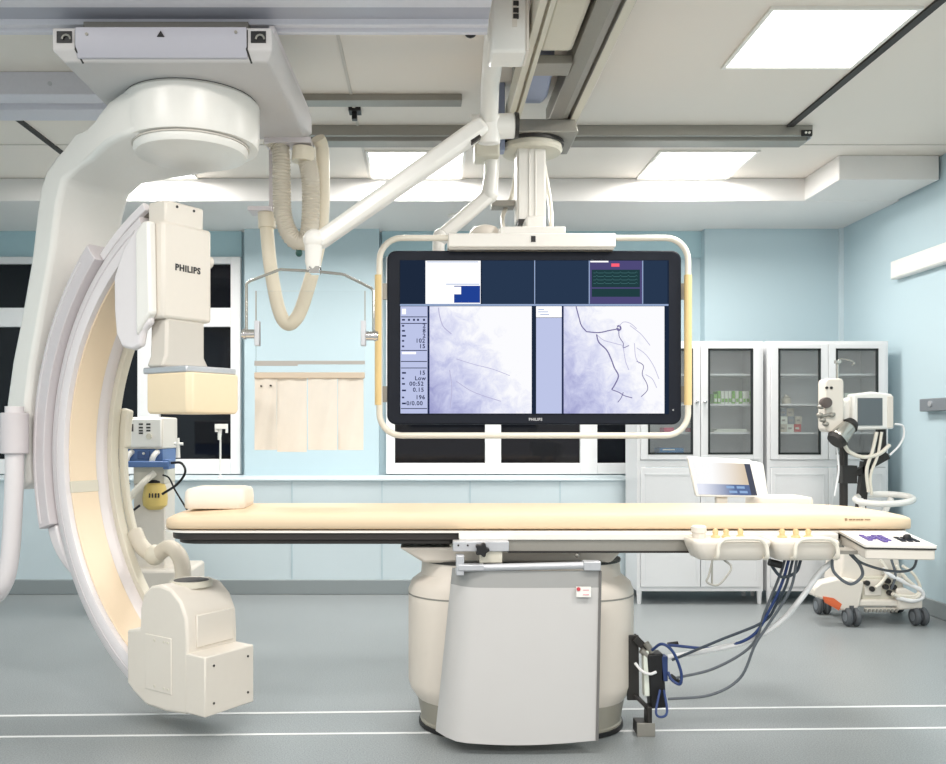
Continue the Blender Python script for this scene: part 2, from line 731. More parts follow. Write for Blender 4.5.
single(mb, 'ceiling_rail', 'alud', 'short thin grey ceiling rail between the carriage and the white arm joint', 'ceiling rail', bevel=.004)
prof = [(5.36, ZC), (5.36, H(1.755)), (5.39, H(1.755)), (5.395, H(1.775)), (5.43, H(1.775)), (5.435, H(1.745)), (5.56, H(1.745)), (5.56, ZC)]
t = thing('ceiling_rail', 'long dull grey cross rail below the ceiling, ending at right beside the dark joint', 'ceiling rail', (.8, 5.46, H(1.745)))
mb = MB(); mb.prism(prof, -.85, 2.31, 'yz')
part(mb, 'rail_body', 'alud', t, .003)
mb = MB(); mb.box(2.31, 2.318, 5.40, 5.54, H(1.75), ZC)
part(mb, 'end_cap', 'alu', t)
mb = MB(); mb.box(2.24, 2.302, 5.352, 5.36, H(1.748), H(1.785))
part(mb, 'connector', 'black', t, label='black end connector with two white sockets')
mb = MB()
for dx in (2.265, 2.285):
    mb.cyl((dx, 5.346, H(1.768)), (dx, 5.353, H(1.768)), .007, seg=10)
part(mb, 'socket', 'white', t)
# bracket pieces between the two cross rails, at left
mb = MB(); mb.box(X(352, 5.1), X(357, 5.1), 5.08, 5.12, ZC - .06, ZC)
mb.box(X(349, 5.1), X(361, 5.1), 5.06, 5.14, ZC - .02, ZC)
single(mb, 'rail_stop', 'black', 'small black stop block between the two short cross rails', 'rail stop')

# rails for the monitor, front to back
for (x0, x1, lb, side) in ((.428, .49, 'left one of two pale rails running front to back over the monitor', 1),
                     (.655, .79, 'right, wider one of two rails running front to back over the monitor', 0)):
    t = thing('monitor_rail', lb, 'ceiling rail', ((x0 + x1) / 2, 3.2, H(1.6)), group='front to back monitor rails')
    mb = MB()
    n = 2 if side else 3
    wd = (x1 - x0)
    # extruded channel profile
    if side:
        pr = [(x0, H(1.72)), (x0, H(1.60)), (x0 + .028, H(1.60)), (x0 + .03, H(1.63)), (x0 + .04, H(1.63)), (x0 + .042, H(1.60)), (x1, H(1.60)), (x1, H(1.72))]
    else:
        pr = [(x0, H(1.74)), (x0, H(1.64)), (x0 + .05, H(1.60)), (x0 + .075, H(1.60)), (x0 + .077, H(1.625)), (x0 + .09, H(1.625)), (x0 + .092, H(1.60)), (x1, H(1.60)), (x1, H(1.74))]
    mb.prism(pr, 1.6, 4.88, 'xz')
    part(mb, 'rail_body', 'greige' if side else 'alud', t, .002)
    if not side:
        mb = MB(); mb.box(x0 + .094, x1 - .005, 1.6, 4.88, H(1.594), H(1.601))
        part(mb, 'running_strip', 'greige', t)
        mb = MB(); mb.box(x1 + .001, x1 + .035, 1.6, 4.88, H(1.69), ZC)  # black strip beside the wider rail, up to the ceiling
        part(mb, 'side_strip', 'seam', t, label='black strip along the right side')
    mb = MB()
    for yy in (2.2, 3.4, 4.4):
        mb.box(x0 + .01, x1 - .01, yy, yy + .12, H(1.71), ZC)
    part(mb, 'hanger', 'alud', t)

# ------------------------------------------------------------------ suspended monitor
XM = X(534, 4.5)
t = thing('suspended_monitor', 'large black wide monitor hanging from the ceiling rails, showing two x-ray pictures', 'monitor', (XM, 4.56, Z(438, 4.5)))
mon = t
mb = MB(); mb.prism([(.41, H(1.53)), (.425, H(1.598)), (.77, H(1.598)), (.79, H(1.53))], 4.62, 5.0, 'xz')
part(mb, 'carriage', 'alud', t, .006)
XC = X(530.5, 4.75)
mb = MB(); mb.lathe((XC + .01, 4.80, 0), [(.13, H(1.53)), (.158, H(1.52)), (.165, H(1.485)), (.155, H(1.472)), (.10, H(1.47))], 40)
part(mb, 'bearing_ring', 'greige', t)
mb = MB(); mb.lathe((XC + .01, 4.80, 0), [(.16, H(1.532)), (.172, H(1.53)), (.172, H(1.512)), (.15, H(1.512))], 40)
part(mb, 'bearing_gap', 'dark', t)
mb = MB()
mb.box(XC - .068, XC + .068, 4.70, 4.85, H(1.10), H(1.475))
for dx in (-.076, .068):
    mb.box(XC + dx, XC + dx + .008, 4.71, 4.84, H(1.10), H(1.475))
for dx in (-.012, .02):
    mb.box(XC + dx - .003, XC + dx + .003, 4.695, 4.70, H(1.10), H(1.47))
part(mb, 'column', 'white', t, .003)
mb = MB(); mb.box(XC - .07, XC + .07, 4.69, 4.86, H(1.075), H(1.10))
part(mb, 'column_collar', 'dark', t)
mb = MB(); mb.box(XC - .05, XC + .05, 4.52, 4.84, H(.95), H(1.075))
part(mb, 'neck', 'white', t, .01)
Yc = 4.445
mb = MB()
mb.box(X(448, Yc), X(616, Yc), Yc, Yc + .17, Z(247, Yc), Z(233, Yc))
mb.box(X(500, Yc), X(566, Yc), Yc + .004, Yc + .12, Z(234, Yc), Z(226, Yc))
cb = part(mb, 'crossbar', 'white', t, .006)
mb = MB(); mb.box(X(531, Yc), X(535.5, Yc), Yc - .003, Yc + .01, Z(242, Yc), Z(236, Yc))
part(mb, 'sensor_window', 'black', cb)
mb = MB(); mb.box(X(449, Yc), X(614, Yc), Yc + .002, Yc + .11, Z(249.5, Yc), Z(247, Yc))
part(mb, 'bottom_strip', 'alud', cb)
# cables behind the column
for a, b, c in ((503, 512, 517), (551, 549, 544)):
    pts = [P(c, 165, 4.9), P(b, 195, 4.92), P(a, 215, 4.82), P(a, 228, 4.70)]
    mb = MB(); mb.tube(spl(pts), .012, 8)
    part(mb, 'cable', 'tubew', t)


def rrect(x0, x1, z0, z1, r, n=6):
    out = []
    for cx, cz, a0 in ((x1 - r, z1 - r, 0), (x0 + r, z1 - r, PI / 2), (x0 + r, z0 + r, PI), (x1 - r, z0 + r, 1.5 * PI)):
        for k in range(n + 1):
            a = a0 + k / n * PI / 2
            out.append((cx + r * math.cos(a), cz + r * math.sin(a)))
    return out


fx = lambda p: X(p, 4.5)
fz = lambda p: Z(p, 4.5)
mb = MB(); mb.prism(rrect(fx(387), fx(681.5), fz(424.5), fz(250.5), .045), 4.5, 4.6, 'xz')
mon_case = part(mb, 'display_housing', 'bezel', t, .008)
mb = MB(); mb.prism(rrect(fx(400), fx(668.5), fz(414), fz(260.5), .001), 4.494, 4.502, 'xz')
scr = part(mb, 'screen', 'navy', t)
L1, L2, L3 = 4.4925, 4.4915, 4.4905


def scr_rect(name, m, a, b, c, d, y=L1, lab=None):
    mb = MB(); mb.box(fx(a), fx(b), y, 4.496, fz(d), fz(c))
    return part(mb, name, m, scr, label=lab)


scr_rect('picture_window', 'scrw', 425.5, 480.5, 261, 304, lab='white window with a small dark blue block')
scr_rect('blue_block', 'scrb', 454, 480, 286, 303, L2)
scr_rect('white_block', 'scrw', 454, 461, 287, 294.5, L3)
mb = MB(); mb.box(fx(446), fx(479), L2, 4.494, fz(284.8), fz(284)); mb.box(fx(427), fx(478), L2, 4.494, fz(262.6), fz(261.8))
part(mb, 'rule_line', 'scrline', scr)
scr_rect('dark_window', 'navy2', 482, 533, 261, 304)
scr_rect('dark_window', 'navy2', 536, 588, 261, 304)
scr_rect('dark_window', 'navy2', 643, 667, 261, 304)
mb = MB()
mb.box(fx(534), fx(535), L2, 4.495, fz(304), fz(260.8))
mb.box(fx(400), fx(668), L2, 4.495, fz(306), fz(304.3))
mb.box(fx(588.5), fx(589.5), L2, 4.495, fz(304), fz(261)); mb.box(fx(641.8), fx(642.8), L2, 4.495, fz(304), fz(261))
part(mb, 'divider_line', 'scrline', scr)
scr_rect('monitoring_window', 'scrpurple', 589.5, 641.8, 261, 304)
scr_rect('trace_area', 'scrgreen', 591.5, 639.5, 270, 287.5, L2)
scr_rect('trace_area', 'scrgreen', 591.5, 639.5, 289, 297, L2)
mb = MB()
for k, yy in enumerate((273.5, 277, 280.5, 284)):
    pts = []
    for i in range(40):
        u = i / 39
        pts.append(P(593 + 44 * u, yy + (1.0 if i % 7 == 3 else 0) * (-1.2) , 4.5))
    for i in range(39):
        a = pts[i]; b = pts[i + 1]
        a = Vector((a.x, L3, a.z)); b = Vector((b.x, L3, b.z))
        mb.quadbox([a, b, b + Vector((0, 0, .0022)), a + Vector((0, 0, .0022))], (0, .001, 0))
part(mb, 'trace_line', emit_mat('screen_trace', (70, 112, 116), 1.0), scr)
mb = MB(); mb.box(fx(611), fx(619), L3, 4.494, fz(267), fz(263.8))
part(mb, 'alarm_block', 'scrred', scr, label='small red alarm block')
mb = MB(); mb.box(fx(590), fx(608), L3, 4.494, fz(262.6), fz(261.2))
part(mb, 'title_line', 'scrw', scr)
# left x-ray picture and its data column
scr_rect('data_column', 'scrl', 400.5, 427.5, 306.5, 413.5)
scr_rect('xray_picture', 'angio_a', 429.5, 531.5, 306.5, 413.5)
scr_rect('data_column', 'scrl', 536, 561.5, 318, 413.5)
scr_rect('data_header', 'scrw', 536, 561.5, 306.5, 317.5)
scr_rect('xray_picture', 'angio_b', 563.5, 664, 306.5, 413.5, lab='x-ray picture with dark branching vessels')
mb = MB()
for yy in (317, 323.5, 350.5, 361.5, 368, 408.5):
    mb.box(fx(401), fx(427), L2, 4.494, fz(yy + .5), fz(yy - .3))
part(mb, 'rule_line', 'scrdark', scr)
mb = MB(); mb.box(fx(402), fx(416), L2, 4.494, fz(354.3), fz(352)); mb.box(fx(402), fx(406), L2, 4.494, fz(314.5), fz(309))
part(mb, 'white_block', 'scrw', scr)
tw = []
for yy, s in ((326, '2'), (331, '8'), (336, '2'), (341, '102'), (346.5, '15'), (373, '15'), (378.5, 'Low'), (384, '00:52'), (390, '0.15'), (397.5, '196'), (403.5, '0/0.00')):
    tw.append(text_mb(s, .029, Matrix.Translation((fx(426) - .0095 * len(s), L2, fz(yy))) @ Matrix.Rotation(PI / 2, 4, 'X'), .0008, .0006))
mb = MB()
for q in tw:
    me = bpy.data.meshes.new('tmp'); q.bm.to_mesh(me); mb.bm.from_mesh(me); q.bm.free(); bpy.data.meshes.remove(me)
for yy in (320, 326, 331, 336, 341, 346.5, 373, 378.5, 384, 390.5, 397.5, 403.5):
    ww = random.choice((2.2, 3, 4))
    mb.box(fx(402), fx(402 + ww), L2, 4.494, fz(yy + .8), fz(yy - .8))
for xx in (408, 413, 417, 423):
    mb.box(fx(xx), fx(xx + 2), L2, 4.494, fz(321), fz(319))
part(mb, 'readout_text', 'scrdark', scr)
mb = MB()
for yy, a, b in ((309.5, 538, 544), (312, 538, 548), (314.5, 540, 549)):
    mb.box(fx(a), fx(b), L2, 4.494, fz(yy + .5), fz(yy - .3))
part(mb, 'header_text', 'scrline', scr)
mb = MB()
for a, b in ((428.2, 429.4), (562, 563.4)):
    mb.box(fx(a), fx(b), L2, 4.494, fz(413.5), fz(306.5))
part(mb, 'dark_edge', 'scrdark', scr)


def ribbon(mb, pts, w):
    w *= .62
    pts = spl([Vector((fx(a), L3, fz(b))) for a, b in pts], 5)
    for i in range(len(pts) - 1):
        a, b = pts[i], pts[i + 1]
        d = (b - a)
        if d.length < 1e-6:
            continue
        d.normalize()
        n = Vector((-d.z, 0, d.x)) * w / 2
        mb.quadbox([a - n, b - n, b + n, a + n], (0, .0008, 0))


mb = MB()
ox, oy, sc_ = 525, 250, 170 / 764.0
tr = lambda L: [(ox + a * sc_, oy + b * sc_) for a, b in L]
ribbon(mb, tr([(228, 255), (240, 300), (252, 340), (275, 368)]), .009)
ribbon(mb, tr([(275, 368), (330, 372), (380, 362), (420, 355)]), .009)
ribbon(mb, tr([(320, 380), (330, 415), (365, 450), (385, 490), (400, 530), (418, 565), (405, 600), (388, 628)]), .010)
ribbon(mb, tr([(388, 628), (420, 640), (445, 655), (480, 665)]), .007)
part(mb, 'vessel_trace', 'scrvessel', scr)
mb = MB()
ribbon(mb, tr([(440, 640), (430, 665), (415, 685)]), .006)
part(mb, 'vessel_trace', 'scrvessel', scr)
mb = MB()
ribbon(mb, tr([(420, 355), (422, 390), (440, 420), (440, 440), (465, 430)]), .006)
ribbon(mb, tr([(500, 500), (530, 520), (525, 560), (545, 600), (548, 630), (520, 660)]), .006)
part(mb, 'vessel_trace', 'scrvessel', scr)
mb = MB()
ribbon(mb, tr([(412, 345), (424, 342), (428, 356), (416, 362), (412, 350)]), .014)
part(mb, 'vessel_trace', 'scrvessel', scr)
mb = MB()
for L_ in ([(320, 380), (350, 405), (400, 420), (440, 430)], [(420, 345), (440, 325), (470, 330), (500, 355)],
           [(500, 440), (540, 470), (575, 520), (600, 580)], [(440, 440), (450, 500), (465, 540)],
           [(470, 340), (520, 380), (560, 430)], [(490, 420), (495, 480), (510, 510)], [(540, 560), (570, 580), (590, 620)]):
    ribbon(mb, tr(L_), .005)
ox, oy, sc_ = 385, 250, 150 / 674.0
ribbon(mb, tr([(240, 260), (246, 300), (262, 345), (298, 378)]), .008)
ribbon(mb, tr([(320, 490), (400, 515), (480, 535), (560, 565)]), .005)
ribbon(mb, tr([(320, 590), (380, 630), (440, 655), (520, 680)]), .006)
ribbon(mb, tr([(290, 540), (300, 620), (292, 710)]), .006)
part(mb, 'vessel_trace', 'scrvesself', scr, label='faint vessel lines')
mb = text_mb('PHILIPS', .019, face_front((fx(535.5), 4.499, fz(419.5))), .001, .0006)
part(mb, 'brand_lettering', 'alu', t)
mb = MB(); mb.cyl((fx(673), 4.499, fz(410)), (fx(673), 4.494, fz(410)), .004, seg=10)
part(mb, 'power_lamp', 'alu', t)
# bumper frame round the monitor
Yb = 4.47
path = [Vector((u, Yb, v)) for u, v in rrect(X(379.5, Yb), X(688, Yb), Z(435.5, Yb), Z(238, Yb), .11, 7)]
mb = MB(); mb.tube(path, .0155, 12, cyc=True)
bf = part(mb, 'bumper_frame', 'tubew', t)
for p, a, b in ((378.5, 275, 405), (688, 275, 405)):
    mb = MB(); mb.cyl((X(p, Yb), Yb, Z(a, Yb)), (X(p, Yb), Yb, Z(b, Yb)), .019, seg=14)
    part(mb, 'foam_sleeve', 'sleeve', bf, label='yellowed foam sleeve')
for p0, p1 in ((380, 389), (680, 688)):
    for a, b in ((283, 299), (386, 402)):
        mb = MB(); mb.box(X(p0, 4.5), X(p1, 4.5), 4.51, 4.53, Z(b, 4.5), Z(a, 4.5))
        part(mb, 'frame_bracket', 'alud', t)
for p in (455, 609):
    mb = MB(); mb.box(X(p - 5, 4.5), X(p + 5, 4.5), 4.455, 4.51, Z(242.5, 4.5), Z(235.5, 4.5))
    part(mb, 'frame_clamp', 'white', t)

# cross tie and grey cable duct between the rails
mb = MB(); mb.bar(P(532, 73, 4.0) , P(571, 71, 4.0), .10, .05)
tie = MB()
tie.box(.477, .653, 3.98, 4.12, H(1.62), H(1.66))
single(tie, 'rail_tie', 'alud', 'flat grey tie plate joining the two monitor rails', 'tie plate', bevel=.004)
mb.bm.free()
duct = MB()
duct.prism([(3.5, H(1.80)), (3.42, H(1.68)), (3.48, H(1.64)), (3.9, H(1.64)), (3.95, H(1.70)), (3.95, H(1.80))], .49, .64, 'yz')
single(duct, 'cable_duct', 'greige', 'curved grey cable duct cover tucked up between the monitor rails', 'cable duct', bevel=.02)
duct = MB()
duct.prism([(4.15, H(1.80)), (4.15, H(1.68)), (4.4, H(1.62)), (4.58, H(1.66)), (4.6, H(1.80))], .48, .60, 'yz')
single(duct, 'cable_duct', 'bluegrey', 'lower blue-grey cable duct cover behind the tie plate', 'cable duct', bevel=.02)

# ------------------------------------------------------------------ lead glass shield on a jointed arm
JX = P(489, 127, 4.2)
t = thing('radiation_shield', 'long white jointed ceiling arm carrying a clear hanging radiation shield with apron', 'radiation shield', (P(505, 60, 3.65).x, 3.65, P(505, 60, 3.65).z))
Yh = 3.6
mb = MB()
mb.box(X(491, Yh), X(527, Yh), Yh, Yh + .16, Z(52, Yh), ZC)
part(mb, 'ceiling_housing', 'white2', t, .012)
mb = MB(); mb.box(X(526.5, Yh), X(529, Yh), Yh - .004, Yh + .15, Z(51, Yh), ZC - .01)
mb.box(X(512, Yh), X(517, Yh), Yh - .004, Yh, Z(27, Yh), ZC - .05)
part(mb, 'cover_strip', 'cream', t)
mb = MB()
for yy in (2, 9, 15):
    mb.box(X(513, Yh), X(518.5, Yh), Yh - .012, Yh, Z(yy + 4, Yh), Z(yy, Yh))
part(mb, 'plug', 'dark', t)
mb = MB(); mb.tube([P(497, 14, 3.72), P(495, 40, 3.82), P(490, 85, 4.05), P(489, 122, 4.18)], [.052, .048, .042, .042], 18)
part(mb, 'upper_arm', 'white2', t)
mb = MB()
mb.cyl(JX + Vector((-.085, 0, -.005)), JX + Vector((.12, .01, .01)), .058, seg=24)
mb.cyl(JX + Vector((0, -.02, .05)), JX + Vector((0, 0, -.08)), .052, seg=20)
jt = part(mb, 'elbow_joint', 'white2', t, .008)
mb = MB(); mb.cyl(JX + Vector((.12, .01, .01)), JX + Vector((.138, .01, .01)), .062, .058, seg=24)
part(mb, 'joint_ring', 'dark', jt)
A0, A1 = P(480, 128, 4.17), P(317, 243, 4.06)
dv = (A1 - A0).normalized()
mb = MB(); mb.bar(A0 - dv * .02, A1, .085, .115, (0, 1, 0), .075, .085)
fa = part(mb, 'spring_arm', 'white2', t, .022, seg=3)
mb = MB(); mb.bar(A0 + dv * .04 + Vector((.028, -.035, -.03)), A0 + dv * .09 + Vector((.028, -.035, -.03)), .016, .03, (0, 1, 0))
part(mb, 'set_screw', 'dark', fa)
K = P(314, 240, 4.05)
mb = MB()
mb.ball(K, .05, 1, 1, 1, 18)
mb.cyl(K, K + Vector((-.005, 0, -.10)), .044, .034, seg=20)
mb.cyl(K + Vector((-.005, 0, -.09)), K + Vector((-.002, 0, -.135)), .037, .03, seg=20)
part(mb, 'lower_joint', 'white2', t)
mb = MB(); mb.box(K.x - .02, K.x + .03, 4.02, 4.08, Z(274, 4.05), Z(267, 4.05))
part(mb, 'frame_clamp', 'chrome', t, .004)
fr = [P(246.5, 338, 4.05), P(246.5, 300, 4.05), P(246.5, 284, 4.05), P(250, 281, 4.05), P(276, 271, 4.05), P(280, 269.5, 4.05), P(311, 271, 4.05),
      P(341, 274, 4.05), P(345, 275, 4.05), P(371, 288, 4.05), P(373.5, 291, 4.05), P(373.5, 338, 4.05)]
mb = MB(); mb.tube(fr, .0065, 8)
part(mb, 'wire_frame', 'steel', t)
for s, p in ((1, 248), (-1, 372)):
    mb = MB()
    mb.cyl(P(p - 6 * s, 334 if s > 0 else 336, 4.05), P(p + 7 * s, 334 if s > 0 else 336, 4.05), .021, seg=16)
    mb.cyl(P(p - 4 * s, 334 if s > 0 else 336, 4.05), P(p - 2 * s, 334 if s > 0 else 336, 4.05), .025, seg=16)
    part(mb, 'pivot_knob', 'chrome', t)
    mb = MB(); q = 257.5 if s > 0 else 363.5
    mb.box(X(q - 2.5, 4.05), X(q + 2.5, 4.05), 4.03, 4.07, Z(346, 4.05), Z(321, 4.05))
    part(mb, 'side_clamp', 'alu', t, .003)
mb = MB(); mb.box(X(256, 4.05), X(365, 4.05), 4.047, 4.053, Z(376, 4.05), Z(291, 4.05))
part(mb, 'clear_panel', 'acrylic', t)
mb = MB()
for p in (256, 365):
    mb.box(X(p, 4.05) - .002, X(p, 4.05) + .002, 4.045, 4.055, Z(322, 4.05), Z(291, 4.05))
part(mb, 'panel_edge', 'alud', t)
mb = MB(); mb.box(X(255, 4.05), X(365, 4.05), 4.03, 4.045, Z(378.5, 4.05), Z(372.5, 4.05))
part(mb, 'apron_rail', mat('apron_rail_tan', (206, 190, 170), .5), t, .003)
mb = MB(); mb.box(X(298, 4.05), X(365, 4.05), 4.035, 4.045, Z(364.5, 4.05), Z(361, 4.05)); mb.box(X(255, 4.05), X(298, 4.05), 4.036, 4.045, Z(366, 4.05), Z(361, 4.05))
part(mb, 'panel_stripe', mat('stripe_grey', (176, 172, 166), .5), t)
aprons = [(255, 277), (277, 307), (308, 337.5), (338, 363.5)]
for i, (a, b) in enumerate(aprons):
    mb = MB()
    nx, nz = 10, 10
    y0 = 4.04 + (.006 if i % 2 else 0)
    grid = []
    for r in range(nz + 1):
        row = []
        for c in range(nx + 1):
            u, v = c / nx, r / nz
            row.append(Vector((X(a + (b - a) * u, 4.05), y0 + .012 * math.sin(u * PI * 1.0 + i) * v + .004 * math.sin(9 * u + 5 * v + i), Z(378 + (72 + (2 if i == 1 else 0)) * v, 4.05))))
        grid.append(row)
    front = [[mb.bm.verts.new(p) for p in row] for row in grid]
    back = [[mb.bm.verts.new(p + Vector((0, .006, 0))) for p in row] for row in grid]
    for G in (front, back):
        for r in range(nz):
            for c in range(nx):
                mb.bm.faces.new((G[r][c], G[r][c + 1], G[r + 1][c + 1], G[r + 1][c]))
    bd = [(0, c) for c in range(nx)] + [(r, nx) for r in range(nz)] + [(nz, c) for c in range(nx, 0, -1)] + [(r, 0) for r in range(nz, 0, -1)]
    for k in range(len(bd)):
        a_, b_ = bd[k], bd[(k + 1) % len(bd)]
        mb.bm.faces.new((front[a_[0]][a_[1]], front[b_[0]][b_[1]], back[b_[0]][b_[1]], back[a_[0]][a_[1]]))
    part(mb, 'apron_flap', 'apron', t)
mb = MB()
for q in ((261, 386), (270.5, 385.5)):
    c = P(*q, 4.03); mb.cyl((c.x, 4.028, c.z), (c.x, 4.045, c.z), .004, seg=10)
part(mb, 'stud', 'dark', t)

# second jointed arm, behind the monitor
t = thing('jointed_lamp', 'short white jointed arm hanging behind the monitor crossbar from a grey hub', 'jointed arm', (P(491, 145, 4.7).x, 4.75, P(491, 158, 4.7).z))
mb = MB(); mb.box(X(495, 4.7), X(505, 4.7), 4.7, 4.78, Z(150, 4.7), ZC)
part(mb, 'hanging_post', 'bluegrey', t, .004)
mb = MB(); mb.box(X(475, 4.66), X(500, 4.66), 4.66, 4.82, Z(156, 4.66), Z(133, 4.66))
part(mb, 'hub', 'greige', t, .012)
mb = MB()
mb.tube([P(492, 150, 4.75), P(491.5, 175, 4.75), P(489, 196, 4.75)], [.042, .038, .045], 16)
mb.ball(P(489, 195, 4.75), .047)
part(mb, 'upper_post', 'white2', t)
mb = MB(); mb.bar(P(490, 195, 4.75), P(442, 236, 4.72), .07, .075, (0, 1, 0))
part(mb, 'spring_arm', 'white2', t, .02, seg=3)
mb = MB(); mb.ball(P(441, 237, 4.72), .045); mb.cyl(P(438.5, 238, 4.72), P(438.5, 262, 4.72), .032, seg=16)
part(mb, 'end_post', 'white2', t)
mb = MB(); mb.box(X(492, 4.8), X(515, 4.8), 4.8, 4.9, Z(206, 4.8), Z(200, 4.8))
part(mb, 'side_plate', 'alud', t, .003)
mb = MB()
c = P(485, 236, 4.8)
mb.lathe(c, [(.085, -.02), (.088, .0), (.08, .025), (.06, .045), (.03, .055), (.004, .058)], 28)
part(mb, 'lamp_dome', 'cream', t)

# small ceiling fittings
mb = MB(); c = P(470.5, 38, 4.0)
mb.lathe((c.x, c.y, ZC - .075), [(.02, .075), (.034, .06), (.036, .03), (.02, .008), (.004, .0)], 20)
single(mb, 'ceiling_camera', 'black', 'small black dome under the ceiling beside the white arm housing', 'dome camera')
mb = MB(); c = P(457, 212, 6.9)
mb.lathe((c.x, 6.9, ZS - .03), [(.07, .03), (.07, .012), (.04, .0), (.004, .0)], 24)
single(mb, 'smoke_detector', 'white', 'small round white smoke detector on the far soffit', 'smoke detector')

# ------------------------------------------------------------------ C-arm gantry
AX = Vector((-.997, 3.85, 0))
TH = math.radians(35)
g = thing('xray_gantry', 'big cream ceiling mounted x-ray C-arm with detector above and tube below the table end', 'x-ray machine', AX, -TH)
ARC = (.309, 1.146)


def arcpt(R, ph, tt):
    return Vector((ARC[0] - R * math.cos(ph), tt, ARC[1] + R * math.sin(ph)))


def arcstrip(mb, r0, r1, t0, t1, p0, p1, n=40, prof=None):
    rings = []
    for i in range(n + 1):
        ph = p0 + (p1 - p0) * i / n
        if prof:
            rings.append([arcpt(r, ph, tt) for r, tt in prof])
        else:
            rings.append([arcpt(r, ph, tt) for r, tt in ((r0, t0), (r1, t0), (r1, t1), (r0, t1))])
    return mb.loft(rings)


D = math.radians
# arc body
prof = [(1.032, -.135), (1.042, -.14), (1.116, -.14), (1.126, -.13), (1.126, .13), (1.116, .14), (1.042, .14), (1.032, .135)]
mb = MB(); arcstrip(mb, 0, 0, 0, 0, D(-63.2), D(64.5), 64, prof)
arc = part(mb, 'c_arc', 'lav', g, local=True, smooth=50)
mb = MB(); arcstrip(mb, 1.024, 1.033, -.11, .03, D(-8.6), D(52), 30)
part(mb, 'inner_cover', 'beige', arc, .003, local=True, label='upper beige strip inside the arc')
mb = MB(); arcstrip(mb, 1.024, 1.033, -.11, .03, D(-58), D(-9.2), 24)
part(mb, 'inner_cover', 'beige', arc, .003, local=True, label='lower beige strip inside the arc')
mb = MB(); arcstrip(mb, 1.022, 1.033, -.113, .033, D(-10.5), D(-7.5), 4)
part(mb, 'cover_joint', 'greige', arc, .002, local=True)
mb = MB(); arcstrip(mb, .998, 1.033, .095, .138, D(-60), D(45), 48)
part(mb, 'inner_rail', 'greige', arc, .004, local=True)
mb = MB(); arcstrip(mb, 1.08, 1.086, -.1425, -.13, D(-61), D(62), 60)
part(mb, 'side_groove', 'lav2', arc, local=True)
mb = MB(); arcstrip(mb, 1.126, 1.134, -.12, .12, D(-24), D(66), 50)
part(mb, 'outer_track', 'alud', arc, local=True)
for t0_, t1_ in ((-.14, -.112), (.112, .14)):
    mb = MB(); arcstrip(mb, 1.125, 1.162, t0_, t1_, D(49.4), D(67), 14)
    part(mb, 'track_ridge', 'lav', arc, .004, local=True)
# sleeve in which the arc slides
prof = [(1.10, -.155), (1.128, -.172), (1.225, -.172), (1.238, -.155), (1.238, .15), (1.225, .165), (1.128, .165), (1.10, .15)]
prof = [(1.136, -.172), (1.225, -.172), (1.238, -.155), (1.238, .15), (1.225, .165), (1.136, .165)]
mb = MB(); arcstrip(mb, 0, 0, 0, 0, D(-17), D(49), 40, prof)
sl = part(mb, 'arc_sleeve', 'lav2', g, .004, local=True)
mb = MB(); arcstrip(mb, 1.20, 1.208, -.175, -.165, D(-16), D(45), 36)
part(mb, 'sleeve_groove', 'lav', sl, local=True)
mb = MB()
rings = []
for i in range(9):
    u = i / 8
    ph = D(-17 - 12 * u)
    r1 = 1.215 - .05 * u * u
    ww = .14 - .03 * u * u
    rings.append([arcpt(r, ph, tt) for r, tt in ((1.14, -ww), (r1, -ww), (r1, ww), (1.14, ww))])
mb.loft(rings)
part(mb, 'sleeve_tail', 'lav', sl, .012, local=True)
# overhead arm and descending leg
prof = [(.0, 2.635), (-.12, 2.632), (-.22, 2.622), (-.32, 2.602), (-.42, 2.58), (-.52, 2.556), (-.72, 2.505), (-.80, 2.45), (-.845, 2.38), (-.875, 2.27), (-.92, 2.05), (-1.0, 1.80), (-1.08, 1.58), (-1.13, 1.38),
        (-1.15, 1.18), (-1.12, 1.02), (-1.02, .96), (-.945, 1.0), (-.945, 1.18), (-.955, 1.38), (-.92, 1.55), (-.84, 1.80), (-.75, 2.08), (-.705, 2.28), (-.66, 2.38),
        (-.55, 2.425), (-.42, 2.43), (-.32, 2.436), (-.22, 2.442), (-.12, 2.446), (0, 2.448)]
mb = MB(); mb.prism(prof, -.18, .18, 'xz')
for v in mb.bm.verts:
    q_ = max(0, min(1, (v.co.x + .56) / .44)); v.co.y *= 1 + .56 * q_ * q_ * (3 - 2 * q_)
la = part(mb, 'overhead_arm', 'white2', g, .025, local=True, seg=3, smooth=30)
mb = MB(); mb.lathe((0, 0, 0), [(.20, 2.652), (.272, 2.65), (.285, 2.635), (.285, 2.49), (.278, 2.455), (.22, 2.45)], 48)
cl = part(mb, 'pivot_collar', 'white2', g, local=True)
mb = MB(); mb.lathe((.02, -.02, 0), [(.235, 2.452), (.238, 2.43), (.228, 2.412), (.18, 2.402), (.01, 2.40)], 48)
part(mb, 'bottom_cover', 'white2', cl, local=True)
mb = MB(); mb.lathe((.02, -.02, 0), [(.22, 2.449), (.243, 2.449), (.243, 2.443), (.22, 2.443)], 48)
part(mb, 'cover_gap', 'seaml', cl, local=True)
mb = MB(); mb.lathe((0, 0, 0), [(.2, 2.662), (.275, 2.662), (.275, 2.648), (.2, 2.648)], 48)
part(mb, 'collar_gap', 'dark', cl, local=True)
# bracket from leg to sleeve
mb = MB(); mb.box(-1.0, -.9, -.1, .1, 1.02, 1.35)
part(mb, 'pivot_block', 'lav2', g, .01, local=True)

